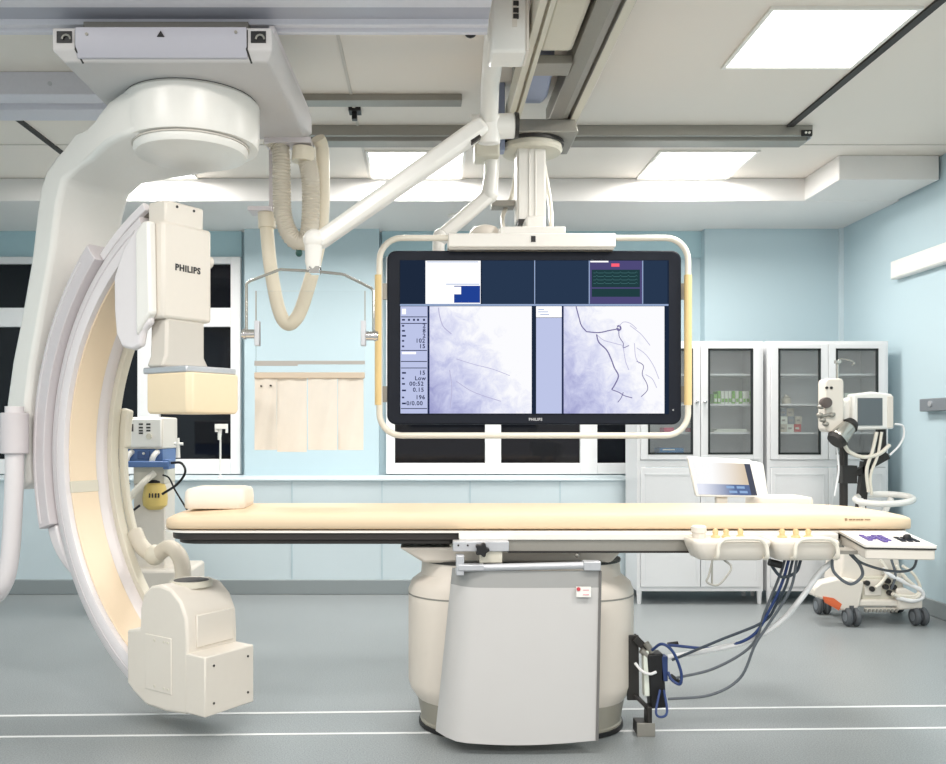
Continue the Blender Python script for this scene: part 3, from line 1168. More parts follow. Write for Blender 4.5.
# ceiling carriage (world aligned)
cx0, cx1 = X(52, 3.4), X(272, 3.4)
cy0, cy1 = 3.40, 4.36
zb, zt = H(1.40), H(1.52)
mb = MB()
top = [(cx0, cy0), (cx1, cy0), (cx1 + .03, cy1), (cx0 + .16, cy1), (cx0 - .0, 4.02)]
bot = [(cx0 + .035, cy0 + .03), (cx1 - .02, cy0 + .03), (cx1 + .0, cy1 - .02), (cx0 + .30, cy1 - .02), (cx0 + .07, 4.0)]
mb.loft([[Vector((a, b, zb)) for a, b in bot], [Vector((a, b, zb + .035)) for a, b in top], [Vector((a, b, zt)) for a, b in top]])
cr = part(mb, 'carriage', mat('carriage_grey', (204, 201, 200), .65), g, .006)
mb = MB(); mb.prism([(cy0 - .012, zt - .002), (cy0 - .012, zb + .052), (cy0 + .012, zb + .01), (cy0 + .04, zb + .01), (cy0 + .04, zt - .002)], X(76, 3.4), X(247, 3.4), 'yz')
fp = part(mb, 'front_panel', mat('carriage_front', (184, 183, 192), .4), cr, .003)
for a in (57, 251):
    mb = MB(); mb.box(X(a, 3.4), X(a + 15, 3.4), cy0 - .004, cy0 + .03, Z(43, 3.4), Z(31.5, 3.4))
    part(mb, 'cable_opening', 'black', cr)
    mb = MB(); c = P(a + 9, 39, 3.39)
    mb.tube([c + Vector((.016 * math.cos(q / 6 * PI), 0, .016 * math.sin(q / 6 * PI))) for q in range(7)], .004, 6)
    part(mb, 'cable_end', 'alud', cr)
mb = MB()
mb.prism([(X(156.5, 3.38), Z(36, 3.38)), (X(164, 3.38), Z(36, 3.38)), (X(160.3, 3.38), Z(30, 3.38))], cy0 - .016, cy0 - .011, 'xz')
part(mb, 'arrow_mark', 'black', cr, label='black triangle mark')
mb = MB()
for q in ((87, 34.5), (236, 32.5)):
    c = P(*q, 3.39); mb.cyl((c.x, cy0 - .016, c.z), (c.x, cy0 - .01, c.z), .006, seg=10)
part(mb, 'screw', 'alud', cr)
mb = MB()
mb.box(cx0 + .1, cx1 - .1, 3.45, 3.6, zt, H(1.565))
part(mb, 'carriage_wheel_block', 'alud', cr)
mb = MB(); mb.box(cx0 + .2, cx1 - .1, 4.2, 4.36, zt, H(1.62))
part(mb, 'carriage_wheel_block', 'alud', cr)
mb = MB(); mb.prism([(3.45, zt), (3.45, H(1.55)), (4.5, H(1.60)), (4.5, zt)], cx1 - .02, cx1 + .0, 'yz')
part(mb, 'side_guard', 'lav2', cr)
for a, b in ((76, 84), (247, 252)):
    pa = Vector((X(a, 3.4), cy0 - .003, zb + .036)); pb = Vector((X(b, 3.44), cy0 + .034, zb - .001))
    mb = MB(); mb.tube([Vector((X(a, 3.4), cy0 - .001, zt - .01)), pa, pb], .004, 6)
    part(mb, 'panel_seam', 'dark', cr)
# detector
mb = MB(); mb.box(-.106, .023, -.17, .09, 1.712, 2.115)
dt = part(mb, 'detector_housing', 'cream', g, .014, local=True)
mb = MB(); mb.box(-.10, .012, -.15, .055, 2.10, 2.205)
part(mb, 'housing_top', 'cream', dt, .01, local=True)
mb = MB()
for yy in (-.09, .0):
    mb.cyl((.010, yy, 2.185), (.0145, yy, 2.185), .006, seg=10)
part(mb, 'screw', 'dark', dt, local=True)
mtx = Matrix.Translation((.0245, -.042, 1.928)) @ Matrix.Rotation(PI / 2, 4, 'Z') @ Matrix.Rotation(PI / 2, 4, 'X')
mb = text_mb('PHILIPS', .038, mtx, .001, .0010)
part(mb, 'brand_lettering', 'black', dt, local=True)
mb = MB(); mb.prism([(-.045, 2.11), (-.03, 2.06), (-.03, 1.69), (-.075, 1.66), (-.09, 1.60), (-.14, 1.585), (-.21, 1.60), (-.25, 1.66), (-.262, 1.76), (-.265, 1.90), (-.20, 2.02), (-.11, 2.10)], -.20, -.165, 'xz')
part(mb, 'side_fairing', 'lav', dt, .012, local=True)
mb = MB(); mb.prism([(-.02, 2.11), (-.01, 1.73), (-.045, 1.70), (-.10, 1.64), (-.105, 2.07), (-.06, 2.11)], -.212, -.17, 'xz')
part(mb, 'side_cover', 'white2', dt, .01, local=True)
mb = MB(); mb.cyl((-.02, .09, 1.985), (-.02, .118, 1.985), .028, seg=18)
part(mb, 'lock_knob', 'cream', dt, .004, local=True)
mb = MB(); mb.prism([(-.145, 1.716), (.058, 1.716), (.058, 1.56), (.088, 1.512), (-.17, 1.512), (-.15, 1.56)], -.088, .0155, 'yz')
part(mb, 'lift_column', mat('lift_grey', (206, 200, 190), .4), dt, .012, local=True)
mb = MB(); mb.box(-.115, .16, -.165, .105, 1.484, 1.512)
part(mb, 'mounting_plate', 'alu', dt, .006, local=True)
ch = .03
def chrect(a0, a1, b0, b1, c):
    return [(a0 + c, b0), (a1 - c, b0), (a1, b0 + c), (a1, b1 - c), (a1 - c, b1), (a0 + c, b1), (a0, b1 - c), (a0, b0 + c)]
mb = MB()
mb.loft([[Vector((u, v, 1.318)) for u, v in chrect(-.10, .172, -.16, .108, .02)],
         [Vector((u, v, 1.335)) for u, v in chrect(-.105, .178, -.165, .115, .02)],
         [Vector((u, v, 1.484)) for u, v in chrect(-.105, .178, -.165, .115, .02)]])
part(mb, 'flat_detector', 'detbeige', g, .006, local=True, label='beige flat detector block')
# link from arc top to detector housing
mb = MB(); mb.prism([(-.30, 1.99), (-.06, 2.14), (-.06, 1.80), (-.22, 1.74), (-.28, 1.80)], -.13, .10, 'xz')
part(mb, 'detector_carrier', 'lav', g, .012, local=True)
mb = MB(); mb.prism([(-.12, 1.80), (-.20, 1.70), (-.19, 1.55), (-.14, 1.47), (-.10, 1.47), (-.08, 1.52), (-.07, 1.60), (-.06, 1.8)], .06, .13, 'xz')
part(mb, 'cable_fairing', 'greige', g, .02, local=True, seg=3)
# tube housing
prof = [(.17, .106), (.04, .094), (-.09, .10), (-.16, .135), (-.215, .172), (-.215, .40), (-.13, .415), (-.125, .50), (-.105, .56), (-.06, .60), (.0, .612), (.07, .60), (.13, .555), (.165, .49), (.172, .40)]
mb = MB(); mb.prism(prof, -.17, .10, 'xz')
tb = part(mb, 'tube_housing', 'cream', g, .012, local=True, seg=3, smooth=30)
mb = MB(); mb.box(.16, .276, -.17, .095, .112, .352)
bx_ = part(mb, 'end_box', 'cream', tb, .006, local=True)
mb = MB()
for yy in (-.125, .06):
    for zz in (.16, .31):
        mb.cyl((.275, yy, zz), (.2785, yy, zz), .005, seg=10)
part(mb, 'screw', 'dark', tb, local=True)
mb = MB(); mb.box(.168, .178, -.125, .075, .365, .50)
part(mb, 'raised_panel', 'cream', tb, .008, local=True)
mb = MB(); mb.box(-.09, .075, -.1725, -.168, .17, .40)
part(mb, 'side_panel', 'cream', tb, .004, local=True)
mb = MB()
for aa in (.03, .055, -.03):
    for zz in (.19, .38):
        mb.cyl((aa, -.175, zz), (aa, -.17, zz), .0045, seg=8)
part(mb, 'screw', 'greige', tb, local=True)
mb = MB(); mb.lathe((.02, -.02, 0), [(.088, .59), (.088, .612), (.082, .616), (.074, .614), (.070, .606)], 32)
rg = part(mb, 'collimator_ring', 'greige', tb, local=True)
mb = MB(); mb.lathe((.02, -.02, 0), [(.002, .609), (.073, .609), (.073, .6135), (.002, .6135)], 28)
part(mb, 'collimator_window', 'dark', rg, local=True)
# hoses on the gantry
def hose(name, pts, r, m, ribs=0, parent=g, label=None, loc=False):
    path = spl(pts, 14)
    if ribs:
        # resample evenly
        L = [0]
        for i in range(1, len(path)):
            L.append(L[-1] + (path[i] - path[i - 1]).length)
        n = int(L[-1] / ribs) * 2
        out = []
        j = 0
        for i in range(n + 1):
            s_ = L[-1] * i / n
            while j < len(L) - 2 and L[j + 1] < s_:
                j += 1
            u = (s_ - L[j]) / max(1e-9, L[j + 1] - L[j])
            out.append(path[j].lerp(path[j + 1], min(1, u)))
        path = out
        rr = [r * (1.0 if i % 2 else .89) for i in range(len(path))]
    else:
        rr = r
    mb = MB(); mb.tube(path, rr, 14)
    return part(mb, name, m, parent, label=label, local=loc, smooth=60)


Yq = 4.36
hose('corrugated_hose', [P(268, 136, Yq - .02), P(280, 148, Yq), P(281.5, 180, Yq), P(283, 215, Yq), P(291, 236, Yq), P(302, 242, Yq), P(309, 232, Yq), P(311, 205, Yq), P(310, 175, Yq), P(304, 150, Yq + .03)],
     .046, 'hose', .016)
mb = MB(); mb.tube([P(303, 162, Yq), P(304, 148, Yq)], .055, 18)
part(mb, 'hose_collar', 'hose2', g)
mb = MB(); mb.box(X(266, Yq), X(312, Yq), Yq - .06, Yq + .06, H(1.375), H(1.402))
part(mb, 'hose_bracket', 'lav2', g)
Yr = 4.46
hose('cable_hose', [P(266.5, 214, Yr), P(267, 232, Yr), P(271, 270, Yr), P(279, 310, Yr), P(288, 324, Yr), P(299, 314, Yr), P(309, 285, Yr), P(315, 262, Yr), P(321, 230, Yr), P(323, 195, Yr), P(322, 150, Yr - .02), P(318, 138, Yr - .06)],
     .034, 'hose2')
mb = MB(); mb.cyl(P(266.5, 212, Yr), P(267, 228, Yr), .043, seg=18)
part(mb, 'hose_collar', 'hose2', g)
mb = MB(); mb.box(X(250, Yr), X(273, Yr), Yr - .06, Yr + .06, Z(213, Yr), Z(209, Yr))
mb.box(X(270, Yr), X(274, Yr), Yr - .03, Yr + .03, Z(213, Yr), H(1.40))
part(mb, 'hose_hanger', 'lav2', g)
mb = MB(); mb.ball(P(299, 253, Yq), .017, 1, 1, 1.1)
mb.cyl(P(299, 240, Yq), P(299, 251, Yq), .015, seg=12)
part(mb, 'green_cap', mat('dark_green_cap', (38, 84, 78), .4), g)
# hose on the leg at left, the cable from arc to tube
def LP(a, t_, z):
    return Vector((a, t_, z))
mb = MB(); mb.cyl(LP(-.945, -.245, 1.33), LP(-.945, -.245, 1.14), .062, seg=20)
part(mb, 'hose_clamp', 'lav2', g, .006, local=True)
hose('leg_hose', [LP(-.945, -.245, 1.36), LP(-.945, -.245, 1.1), LP(-.955, -.245, .9), LP(-.975, -.25, .66), LP(-1.02, -.26, .52), LP(-1.15, -.26, .45), LP(-1.34, -.28, .5), LP(-1.40, -.28, .65), LP(-1.41, -.27, .9), LP(-1.36, -.2, 1.15), LP(-1.2, -.05, 1.25), LP(-1.12, 0, 1.2)],
     .042, 'lav', loc=True)
mb = MB(); arcstrip(mb, .965, 1.01, .143, .168, D(-24), D(8), 16)
part(mb, 'cable_channel', 'greige', g, .006, local=True)
mb = MB(); arcstrip(mb, .955, 1.015, .142, .18, D(1), D(12), 8)
part(mb, 'channel_cover', 'greige', g, .01, local=True)
a0 = arcpt(.95, D(-24), .16)
hose('tube_cable', [arcpt(.985, D(-23), .16), arcpt(.965, D(-28), .16), LP(-.46, .17, .66), LP(-.37, .18, .70), LP(-.27, .16, .665), LP(-.20, .12, .58), LP(-.16, .07, .44), LP(-.14, .04, .36)], .037, 'hose', loc=True)
mb = MB(); c = LP(-.46, .17, .66)
mb.ball(c, .05)
part(mb, 'cable_elbow', 'greige', g, local=True)

# ------------------------------------------------------------------ patient table
YT0, YT1 = 3.60, 4.10
YTM = 3.85
t = thing('patient_table', 'long x-ray patient table on a rounded cream pedestal with a dark tabletop underside', 'patient table', (.406, YTM, 0))
tab = t


def stadium(cx, cy, hl, r, z, n=14):
    pts = []
    for k in range(n + 1):
        a = -PI / 2 + PI * k / n
        pts.append(Vector((cx + hl - r + r * math.cos(a), cy + r * math.sin(a), z)))
    for k in range(n + 1):
        a = PI / 2 + PI * k / n
        pts.append(Vector((cx - hl + r + r * math.cos(a), cy + r * math.sin(a), z)))
    return pts


cxp = .408
mb = MB()
mb.loft([stadium(cxp, YTM, hl, r, z) for z, hl, r in ((.115, .405, .195), (.12, .44, .205), (.16, .47, .215), (.19, .479, .22), (.515, .479, .22), (.575, .479, .22), (.612, .465, .212), (.642, .425, .195), (.70, .42, .19))])
ped = part(mb, 'pedestal', 'cream2', t, smooth=40)
mb = MB(); mb.loft([stadium(cxp, YTM, .4805, .2215, z) for z in (.556, .562)])
part(mb, 'seam_line', 'alud', ped)
mb = MB(); mb.loft([stadium(cxp, YTM, hl, r, z) for z, hl, r in ((.0, .428, .232), (.03, .428, .232), (.035, .424, .225), (.12, .44, .205))])
part(mb, 'plinth', mat('plinth_grey', (150, 146, 134), .4), ped, smooth=40)
mb = MB(); mb.loft([stadium(cxp, YTM, .434, .238, z) for z in (.004, .022)])
part(mb, 'kick_strip', 'black', ped)
mb = MB(); mb.loft([stadium(cxp, YTM, .425, .195, z) for z in (.698, .708)])
part(mb, 'neck_ring', 'dark', ped)
mb = MB(); mb.loft([[Vector((X(424, YTM), 3.68, .706)), Vector((X(603, YTM), 3.68, .706)), Vector((X(603, YTM), 4.02, .706)), Vector((X(424, YTM), 4.02, .706))],
                    [Vector((X(400, YTM), 3.66, .772)), Vector((X(616, YTM), 3.66, .772)), Vector((X(616, YTM), 4.04, .772)), Vector((X(400, YTM), 4.04, .772))]])
part(mb, 'tilt_head', 'cream2', t, .012)
# tabletop slab
def endrounded(x0, x1, y0, y1, rl, rr, n=8):
    out = []
    for cx, cy, r, a0 in ((x1 - rr, y1 - rr, rr, 0), (x0 + rl, y1 - rl, rl, PI / 2), (x0 + rl, y0 + rl, rl, PI), (x1 - rr, y0 + rr, rr, 1.5 * PI)):
        for k in range(n + 1):
            a = a0 + k / n * PI / 2
            out.append((cx + r * math.cos(a), cy + r * math.sin(a)))
    return out


xl, xr = X(164, 3.70), X(913, 3.66)
mb = MB(); mb.prism(endrounded(xl + .03, xr - .05, YT0 + .02, YT1 - .02, .12, .1), .806, .838, 'xy')
part(mb, 'tabletop', mat('carbon_tabletop', (62, 56, 54), .5), t, .006)
mb = MB(); mb.prism(endrounded(xl + .06, .115, YT0 + .03, YT1 - .03, .10, .02), .79, .807, 'xy')
part(mb, 'underside_panel', 'dark', t, .004)
mb = MB(); mb.prism(endrounded(.1, xr - .3, YT0 + .06, YT1 - .06, .03, .03), .77, .806, 'xy')
part(mb, 'slide_frame', 'greige', t, .004)
mb = MB(); mb.prism(endrounded(xl, xr - .02, YT0, YT1, .13, .1), .838, .846, 'xy')
part(mb, 'tabletop_lip', 'white', t)
# accessory rail along the near side
mb = MB(); mb.box(X(459, 3.56), X(838, 3.56), 3.555, 3.60, Z(540, 3.56), Z(533.5, 3.56))
part(mb, 'side_rail', 'white', t, .003)
mb = MB(); mb.box(X(508, 3.56), X(845, 3.56), 3.565, 3.62, Z(551, 3.56), Z(540, 3.56))
sr = part(mb, 'rail_channel', 'alud', t)
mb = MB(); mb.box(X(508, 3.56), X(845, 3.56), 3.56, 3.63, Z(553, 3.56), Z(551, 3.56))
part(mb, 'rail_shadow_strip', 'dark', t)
mb = MB()
for p in (577,):
    c = P(p, 555, 3.57); mb.ball(c, .010)
part(mb, 'rail_hook', 'alud', t)

# mattress: lofted along x
def mattress():
    xs = [(xl - .005, .3, .30, .55), (xl + .01, .55, .62, .75), (xl + .04, .72, .9, .9), (xl + .10, .85, .98, 1), (xl + .3, 1, 1, 1), (0.2, 1, 1, 1), (1.0, 1, 1, 1), (xr - .35, 1, 1, 1), (xr - .2, .93, 1, 1), (xr - .09, .83, .98, 1), (xr - .03, .72, .92, .9), (xr - .005, .5, .7, .6), (xr + .003, .25, .4, .4)]
    rings = []
    z0, z1 = .846, .920
    for x, hh, ww, bb in xs:
        hw = (YT1 - YT0) / 2 * ww
        zt_ = z0 + (z1 - z0) * hh
        zm = z0 + (zt_ - z0) * .42
        ring = []
        n = 28
        e = .32
        for k in range(n):
            a = 2 * PI * k / n
            c, s_ = math.cos(a), math.sin(a)
            u = math.copysign(abs(c) ** e, c)
            v = math.copysign(abs(s_) ** e, s_)
            zz = (z0 + zt_) / 2 + (zt_ - z0) / 2 * v
            ring.append(Vector((x, YTM + hw * u, zz + (.006 * (1 - u * u) * hh if v > 0 else 0))))
        rings.append(ring)
    mb = MB(); mb.loft(rings)
    return mb


mtr = single(mattress(), 'mattress', 'mattress', 'long cream yellow mattress lying on the patient table', 'mattress', smooth=60)
mb = MB()
for a, b, h_ in ((845, 847, 1.2), (849, 852, .7), (853, 855, .7), (856, 860, .6), (861, 863, .7), (865, 870, .5)):
    mb.box(X(a, 3.6), X(b, 3.6), YT0 - .004, YT0 + .012, Z(519.5 + h_, 3.6), Z(519.5 - h_, 3.6))
part(mb, 'printed_mark', mat('faint_print', (150, 128, 100), .6), mtr)
mb = MB()
# foam pillow with rounded edges, slightly tapered
c = (X(220, 3.83), 3.83)
rings = []
for z, s_ in ((.924, .95), (.928, .99), (.965, 1.0), (.992, .98), (1.004, .92), (1.009, .78)):
    rings.append([Vector((c[0] + u * s_, c[1] + v * s_, z - .02 * (u > 0) * (z > .95) * 0)) for u, v in [(a, b) for a, b in rrect(-.126, .126, -.12, .12, .03, 5)]])
mb.loft(rings)
single(mb, 'head_pillow', 'pillow', 'white foam head pillow on the left end of the mattress', 'pillow', smooth=60)

# ------------------------------------------------------------------ hanging skirt with clamp
t = thing('shield_skirt', 'grey hanging radiation skirt clipped to the table rail in front of the pedestal', 'radiation skirt', (.37, 3.47, .036))
Yk = 3.47
mb = MB()
nx, nz = 16, 14
def skp(u, v):
    xt = X(453 + (601 - 453) * u, Yk)
    xb = X(436 + (597 - 436) * u, Yk)
    zt2 = Z(571, Yk)
    zb2 = Z(739 + 4 * math.sin(PI * u), Yk)
    x = xt + (xb - xt) * v
    bend = 0
    if u < .18:
        bend = (.18 - u) ** 2 * 2.6 * (1 + .3 * v)
    return Vector((x, Yk - .015 * v + bend - .01 * math.sin(PI * u) * v, zt2 + (zb2 - zt2) * v))
def sheet(mb, f, nx, nz, th):
    fr_ = [[mb.bm.verts.new(f(c / nx, r / nz)) for c in range(nx + 1)] for r in range(nz + 1)]
    bk = [[mb.bm.verts.new(f(c / nx, r / nz) + Vector((0, th, 0))) for c in range(nx + 1)] for r in range(nz + 1)]
    for G in (fr_, bk):
        for r in range(nz):
            for c in range(nx):
                mb.bm.faces.new((G[r][c], G[r][c + 1], G[r + 1][c + 1], G[r + 1][c]))
    bd = [(0, c) for c in range(nx)] + [(r, nx) for r in range(nz)] + [(nz, c) for c in range(nx, 0, -1)] + [(r, 0) for r in range(nz, 0, -1)]
    for k in range(len(bd)):
        a_, b_ = bd[k], bd[(k + 1) % len(bd)]
        mb.bm.faces.new((fr_[a_[0]][a_[1]], fr_[b_[0]][b_[1]], bk[b_[0]][b_[1]], bk[a_[0]][a_[1]]))
v0 = .098
sheet(mb, lambda u, v: skp(u, v0 + (1 - v0) * v), nx, nz, .012)
part(mb, 'skirt_sheet', 'skirt', t, smooth=60)
mb = MB(); sheet(mb, lambda u, v: skp(u, v * v0), nx, 2, .010)
part(mb, 'top_strip', 'skirt2', t, smooth=60)
mb = MB()
sheet(mb, lambda u, v: skp(.987 + .016 * u, v) + Vector((0, -.006, 0)), 2, nz, .024)
part(mb, 'edge_binding', mat('binding_grey', (110, 108, 106), .5), t, smooth=60)
mb = MB(); mb.cyl(P(463, 568, Yk), P(598, 565, Yk), .014, seg=14)
part(mb, 'top_rod', 'alu', t)
mb = MB(); mb.box(X(458, Yk), X(484, Yk), Yk - .02, Yk + .03, Z(570, Yk), Z(564, Yk)); mb.box(X(456, Yk), X(464, Yk), Yk - .015, Yk + .04, Z(575, Yk), Z(555, Yk))
part(mb, 'rod_clip', 'alu', t, .003)
mb = MB(); mb.box(X(583, Yk), X(600, Yk), Yk - .02, Yk + .03, Z(570, Yk), Z(561, Yk))
part(mb, 'rod_clip', 'alu', t, .003)
mb = MB(); mb.box(X(453, Yk + .02), X(509, Yk + .02), Yk + .02, Yk + .08, Z(551.5, Yk + .02), Z(541.5, Yk + .02))
cp = part(mb, 'rail_clamp', 'alu', t, .003)
mb = MB(); mb.box(X(480, Yk), X(503, Yk), Yk + .03, Yk + .07, Z(564, Yk), Z(551, Yk))
part(mb, 'hanger_plate', 'greige', t, .002)
mb = MB(); c = P(482, 549.5, Yk)
kp = []
for k in range(30):
    a = 2 * PI * k / 30
    r = .024 + .005 * math.cos(5 * a)
    kp.append((c.x + r * math.cos(a), c.z + r * math.sin(a)))
mb.prism(kp, Yk - .02, Yk + .015, 'xz')
part(mb, 'clamp_knob', 'black', cp, .003, label='black star knob')
mb = MB()
for p in (458.5, 468):
    c = P(p, 546, Yk); mb.cyl((c.x, Yk + .016, c.z), (c.x, Yk + .021, c.z), .004, seg=10)
part(mb, 'screw', 'dark', cp)
mb = MB(); mb.box(X(575.5, Yk), X(590, Yk), Yk - .022, Yk - .012, Z(596, Yk), Z(586, Yk))
tg = part(mb, 'care_label', 'white2', t, label='small white label with a red dot')
mb = MB(); c = P(577.5, 588, Yk); mb.cyl((c.x, Yk - .025, c.z), (c.x, Yk - .021, c.z), .0075, seg=14)
part(mb, 'red_dot', 'red', tg)
mb = MB()
for yy, a in ((589, 588), (593.5, 588)):
    mb.box(X(582, Yk), X(a, Yk), Yk - .0235, Yk - .0215, Z(yy + .5, Yk), Z(yy - .3, Yk))
part(mb, 'label_text', mat('label_pink', (226, 160, 168), .6), tg)

# ------------------------------------------------------------------ table-side control modules
def module(p0, p1, label, cup):
    Ym = 3.42
    x0, x1 = X(p0, Ym), X(p1, Ym)
    cx = (x0 + x1) / 2
    t = thing('control_module', label, 'control module', (cx, 3.47, .755), group='control boxes on the table rail')
    hw = (x1 - x0) / 2
    mb = MB()
    rings = []
    for z, s_, s2 in ((.757, .80, .78), (.762, .86, .86), (.80, .965, .97), (.818, 1, 1), (.826, 1, 1), (.832, .97, .96)):
        rings.append([Vector((cx + u, 3.47 + v, z)) for u, v in rrect(-hw * s_, hw * s_, -.085 * s2, .085 * s2, .03, 4)])
    mb.loft(rings)
    body = part(mb, 'housing', 'cream', t, smooth=50)
    # rail hook
    mb = MB(); mb.box(cx - .05, cx + .05, 3.54, 3.562, .79, .815)
    part(mb, 'rail_hook', 'alud', t)
    for k, u in enumerate((.38, .0, -.42) if not cup else (.44, .06, -.22)):
        mb = MB()
        mb.lathe((cx + hw * u, 3.50, .831), [(.018, 0), (.017, .006), (.010, .012), (.011, .028), (.007, .034), (.001, .035)], 16)
        part(mb, 'joystick', 'knob', t)
    if cup:
        mb = MB(); mb.lathe((cx - hw * .66, 3.50, .831), [(.024, 0), (.026, .02), (.030, .022), (.030, .042), (.024, .048), (.001, .049)], 20)
        part(mb, 'dial_knob', 'cream', t)
    # guard loop in front
    a, b = cx - hw * .45, cx + hw * .82
    Yg = 3.37
    path = [Vector((a, 3.40, .765)), Vector((a, Yg, .775)), Vector((a + .004, Yg, .815)), Vector((a + .02, Yg, .835)), Vector((a + .045, Yg, .842)), Vector((b - .045, Yg, .842)), Vector((b - .02, Yg, .835)), Vector((b - .004, Yg, .815)), Vector((b, Yg, .775)), Vector((b, 3.40, .765))]
    mb = MB(); mb.tube(spl(path, 4), .0075, 8)
    part(mb, 'guard_bar', 'tubew', t)
    return t


module(692, 769.5, 'cream table-side control box with guard bar, left one of two on the rail', True)
module(771, 838, 'cream table-side control box with guard bar, right one of two, next to the keypad tray', False)

# keypad tray
ang = math.radians(8)
TT = Matrix.Translation((0, 0, .012)) @ Matrix.Rotation(math.radians(3.5), 4, 'X') @ Matrix.Diagonal((1, .655, 1, 1))
ctr = Vector((1.755, 3.432, 0))
t = thing('keypad_tray', 'white tray console with purple keys at the right end of the table rail', 'control console', (ctr.x, ctr.y, .768), -ang)
mb = MB(); mb.prism(rrect(-.125, .125, -.235, .235, .012, 3), .812, .821, 'xy')
mb.xf(TT @ Matrix.Translation((0, 0, -.762)))
part(mb, 'top_plate', 'white', t, local=True)
mb = MB(); mb.prism(rrect(-.12, .12, -.23, .23, .012, 3), .768, .806, 'xy'); mb.xf(TT @ Matrix.Translation((0, 0, -.762)))
part(mb, 'housing', 'cream', t, .004, local=True)
mb = MB(); mb.prism(rrect(-.1245, .1245, -.2345, .2345, .012, 3), .806, .812, 'xy'); mb.xf(TT @ Matrix.Translation((0, 0, -.762)))
part(mb, 'edge_strip', 'dark', t, local=True)
mb = MB()
rnd = random.Random(3)
for i in range(4):
    for j in range(5):
        if rnd.random() < .25:
            continue
        a = -.085 + i * .022
        b = -.15 + j * .045
        mb.box(a, a + .016, b, b + .03, .060, .064)
mb.xf(TT)
part(mb, 'purple_keys', 'purple', t, local=True)
mb = MB()
for i in range(3):
    for j in range(3):
        a = .03 + i * .024
        b = -.12 + j * .05
        mb.box(a, a + .016, b, b + .032, .060, .0635)
mb.xf(TT)
part(mb, 'black_keys', 'bezel', t, local=True)
mb = MB(); mb.lathe((.065, -.05, 0), [(.016, .06), (.014, .075), (.008, .08), (.001, .081)], 16)
mb.xf(TT)
part(mb, 'joystick', 'black', t, local=True)
mb = MB(); mb.box(-.19, -.10, -.10, .0, .006, .02)
mb.xf(TT)
part(mb, 'support_arm', 'alud', t, local=True)

# touchscreen on the far side of the table
t = thing('touchscreen', 'white framed tilted touchscreen standing on the far side of the table', 'touchscreen', (X(728, 4.25), 4.27, .85))
Yt = 4.22
q = [P(687.5, 457.5, Yt + .04), P(752, 460.5, Yt + .04), P(761, 498, Yt), P(696, 497, Yt)]
mb = MB(); mb.quadbox([q[3], q[2], q[1], q[0]], (.0, .03, .006))
fr_ = part(mb, 'frame', 'white2', t, .008, seg=3)
mb = MB(); mb.quadbox([P(750, 461, Yt + .055), P(764, 464, Yt + .07), P(769, 499, Yt + .04), P(759, 499, Yt + .02)], (0, .045, .005))
part(mb, 'back_housing', 'white2', t, .008)
def tsq(a, b, c, d, off):
    """rectangle in screen-relative coordinates"""
    def pt(u, v):
        top_ = q[0].lerp(q[1], u); bot_ = q[3].lerp(q[2], u)
        return top_.lerp(bot_, v) + Vector((0, -off, 0))
    return [pt(a, d), pt(b, d), pt(b, c), pt(a, c)]
gm = bpy.data.materials.new('touchscreen_picture')
gm.use_nodes = True
nt = gm.node_tree; nt.nodes.clear()
o_ = nt.nodes.new('ShaderNodeOutputMaterial'); e_ = nt.nodes.new('ShaderNodeEmission'); tc_ = nt.nodes.new('ShaderNodeTexCoord'); sp_ = nt.nodes.new('ShaderNodeSeparateXYZ'); cr_ = nt.nodes.new('ShaderNodeValToRGB')
nt.links.new(tc_.outputs['Generated'], sp_.inputs[0]); nt.links.new(sp_.outputs['X'], cr_.inputs[0]); nt.links.new(cr_.outputs[0], e_.inputs[0]); nt.links.new(e_.outputs[0], o_.inputs[0])
cr_.color_ramp.elements[0].color = lin((255, 255, 255)); cr_.color_ramp.elements[0].position = .35
cr_.color_ramp.elements[1].color = lin((222, 204, 180)); cr_.color_ramp.elements[1].position = .95
sc2 = MB(); sc2.quadbox(tsq(.05, .86, .10, .66, .003), (0, .003, 0))
so = part(sc2, 'screen', gm, t)
gm2 = gm.copy(); gm2.name = 'touchscreen_lower'
cr2_ = [n for n in gm2.node_tree.nodes if n.type == 'VALTORGB'][0]
cr2_.color_ramp.elements[0].color = lin((235, 238, 250)); cr2_.color_ramp.elements[1].color = lin((96, 116, 158)); cr2_.color_ramp.elements[0].position = .1; cr2_.color_ramp.elements[1].position = .7
sc2 = MB(); sc2.quadbox(tsq(.05, .86, .66, .93, .003), (0, .003, 0))
part(sc2, 'button_bar', gm2, so)
sc2 = MB(); sc2.quadbox(tsq(.86, .95, .10, .93, .003), (0, .003, 0))
part(sc2, 'side_bar', emit_mat('touchscreen_dark', (82, 86, 100), 1.0), so)
sc2 = MB()
for u in (.5, .66):
    sc2.quadbox(tsq(u, u + .12, .70, .76, .005), (0, .003, 0)); sc2.quadbox(tsq(u + .03, u + .15, .82, .88, .005), (0, .003, 0))
part(sc2, 'touch_button', emit_mat('touchscreen_button', (150, 180, 220), 1.0), so)
mb = MB(); mb.box(X(715, 4.26), X(726, 4.26), 4.235, 4.27, .85, Z(495, 4.25))
part(mb, 'stand', 'cream', t, .004)
mb = MB(); mb.box(X(705, 4.26), X(736, 4.26), 4.11, 4.30, .838, .852)
part(mb, 'stand_foot', 'alud', t, .003)
# white accessory tray beyond the mattress
mb = MB(); rings = []
c = (X(781, 4.22), 4.25)
for z, s_ in ((.855, .9), (.86, 1), (.925, 1), (.937, .96), (.94, .8)):
    rings.append([Vector((c[0] + u * s_, c[1] + v * s_, z)) for u, v in rrect(-.13, .13, -.10, .10, .03, 4)])
mb.loft(rings)
single(mb, 'accessory_box', 'pillow', 'low white box beyond the mattress, right of the touchscreen', 'box', smooth=50)

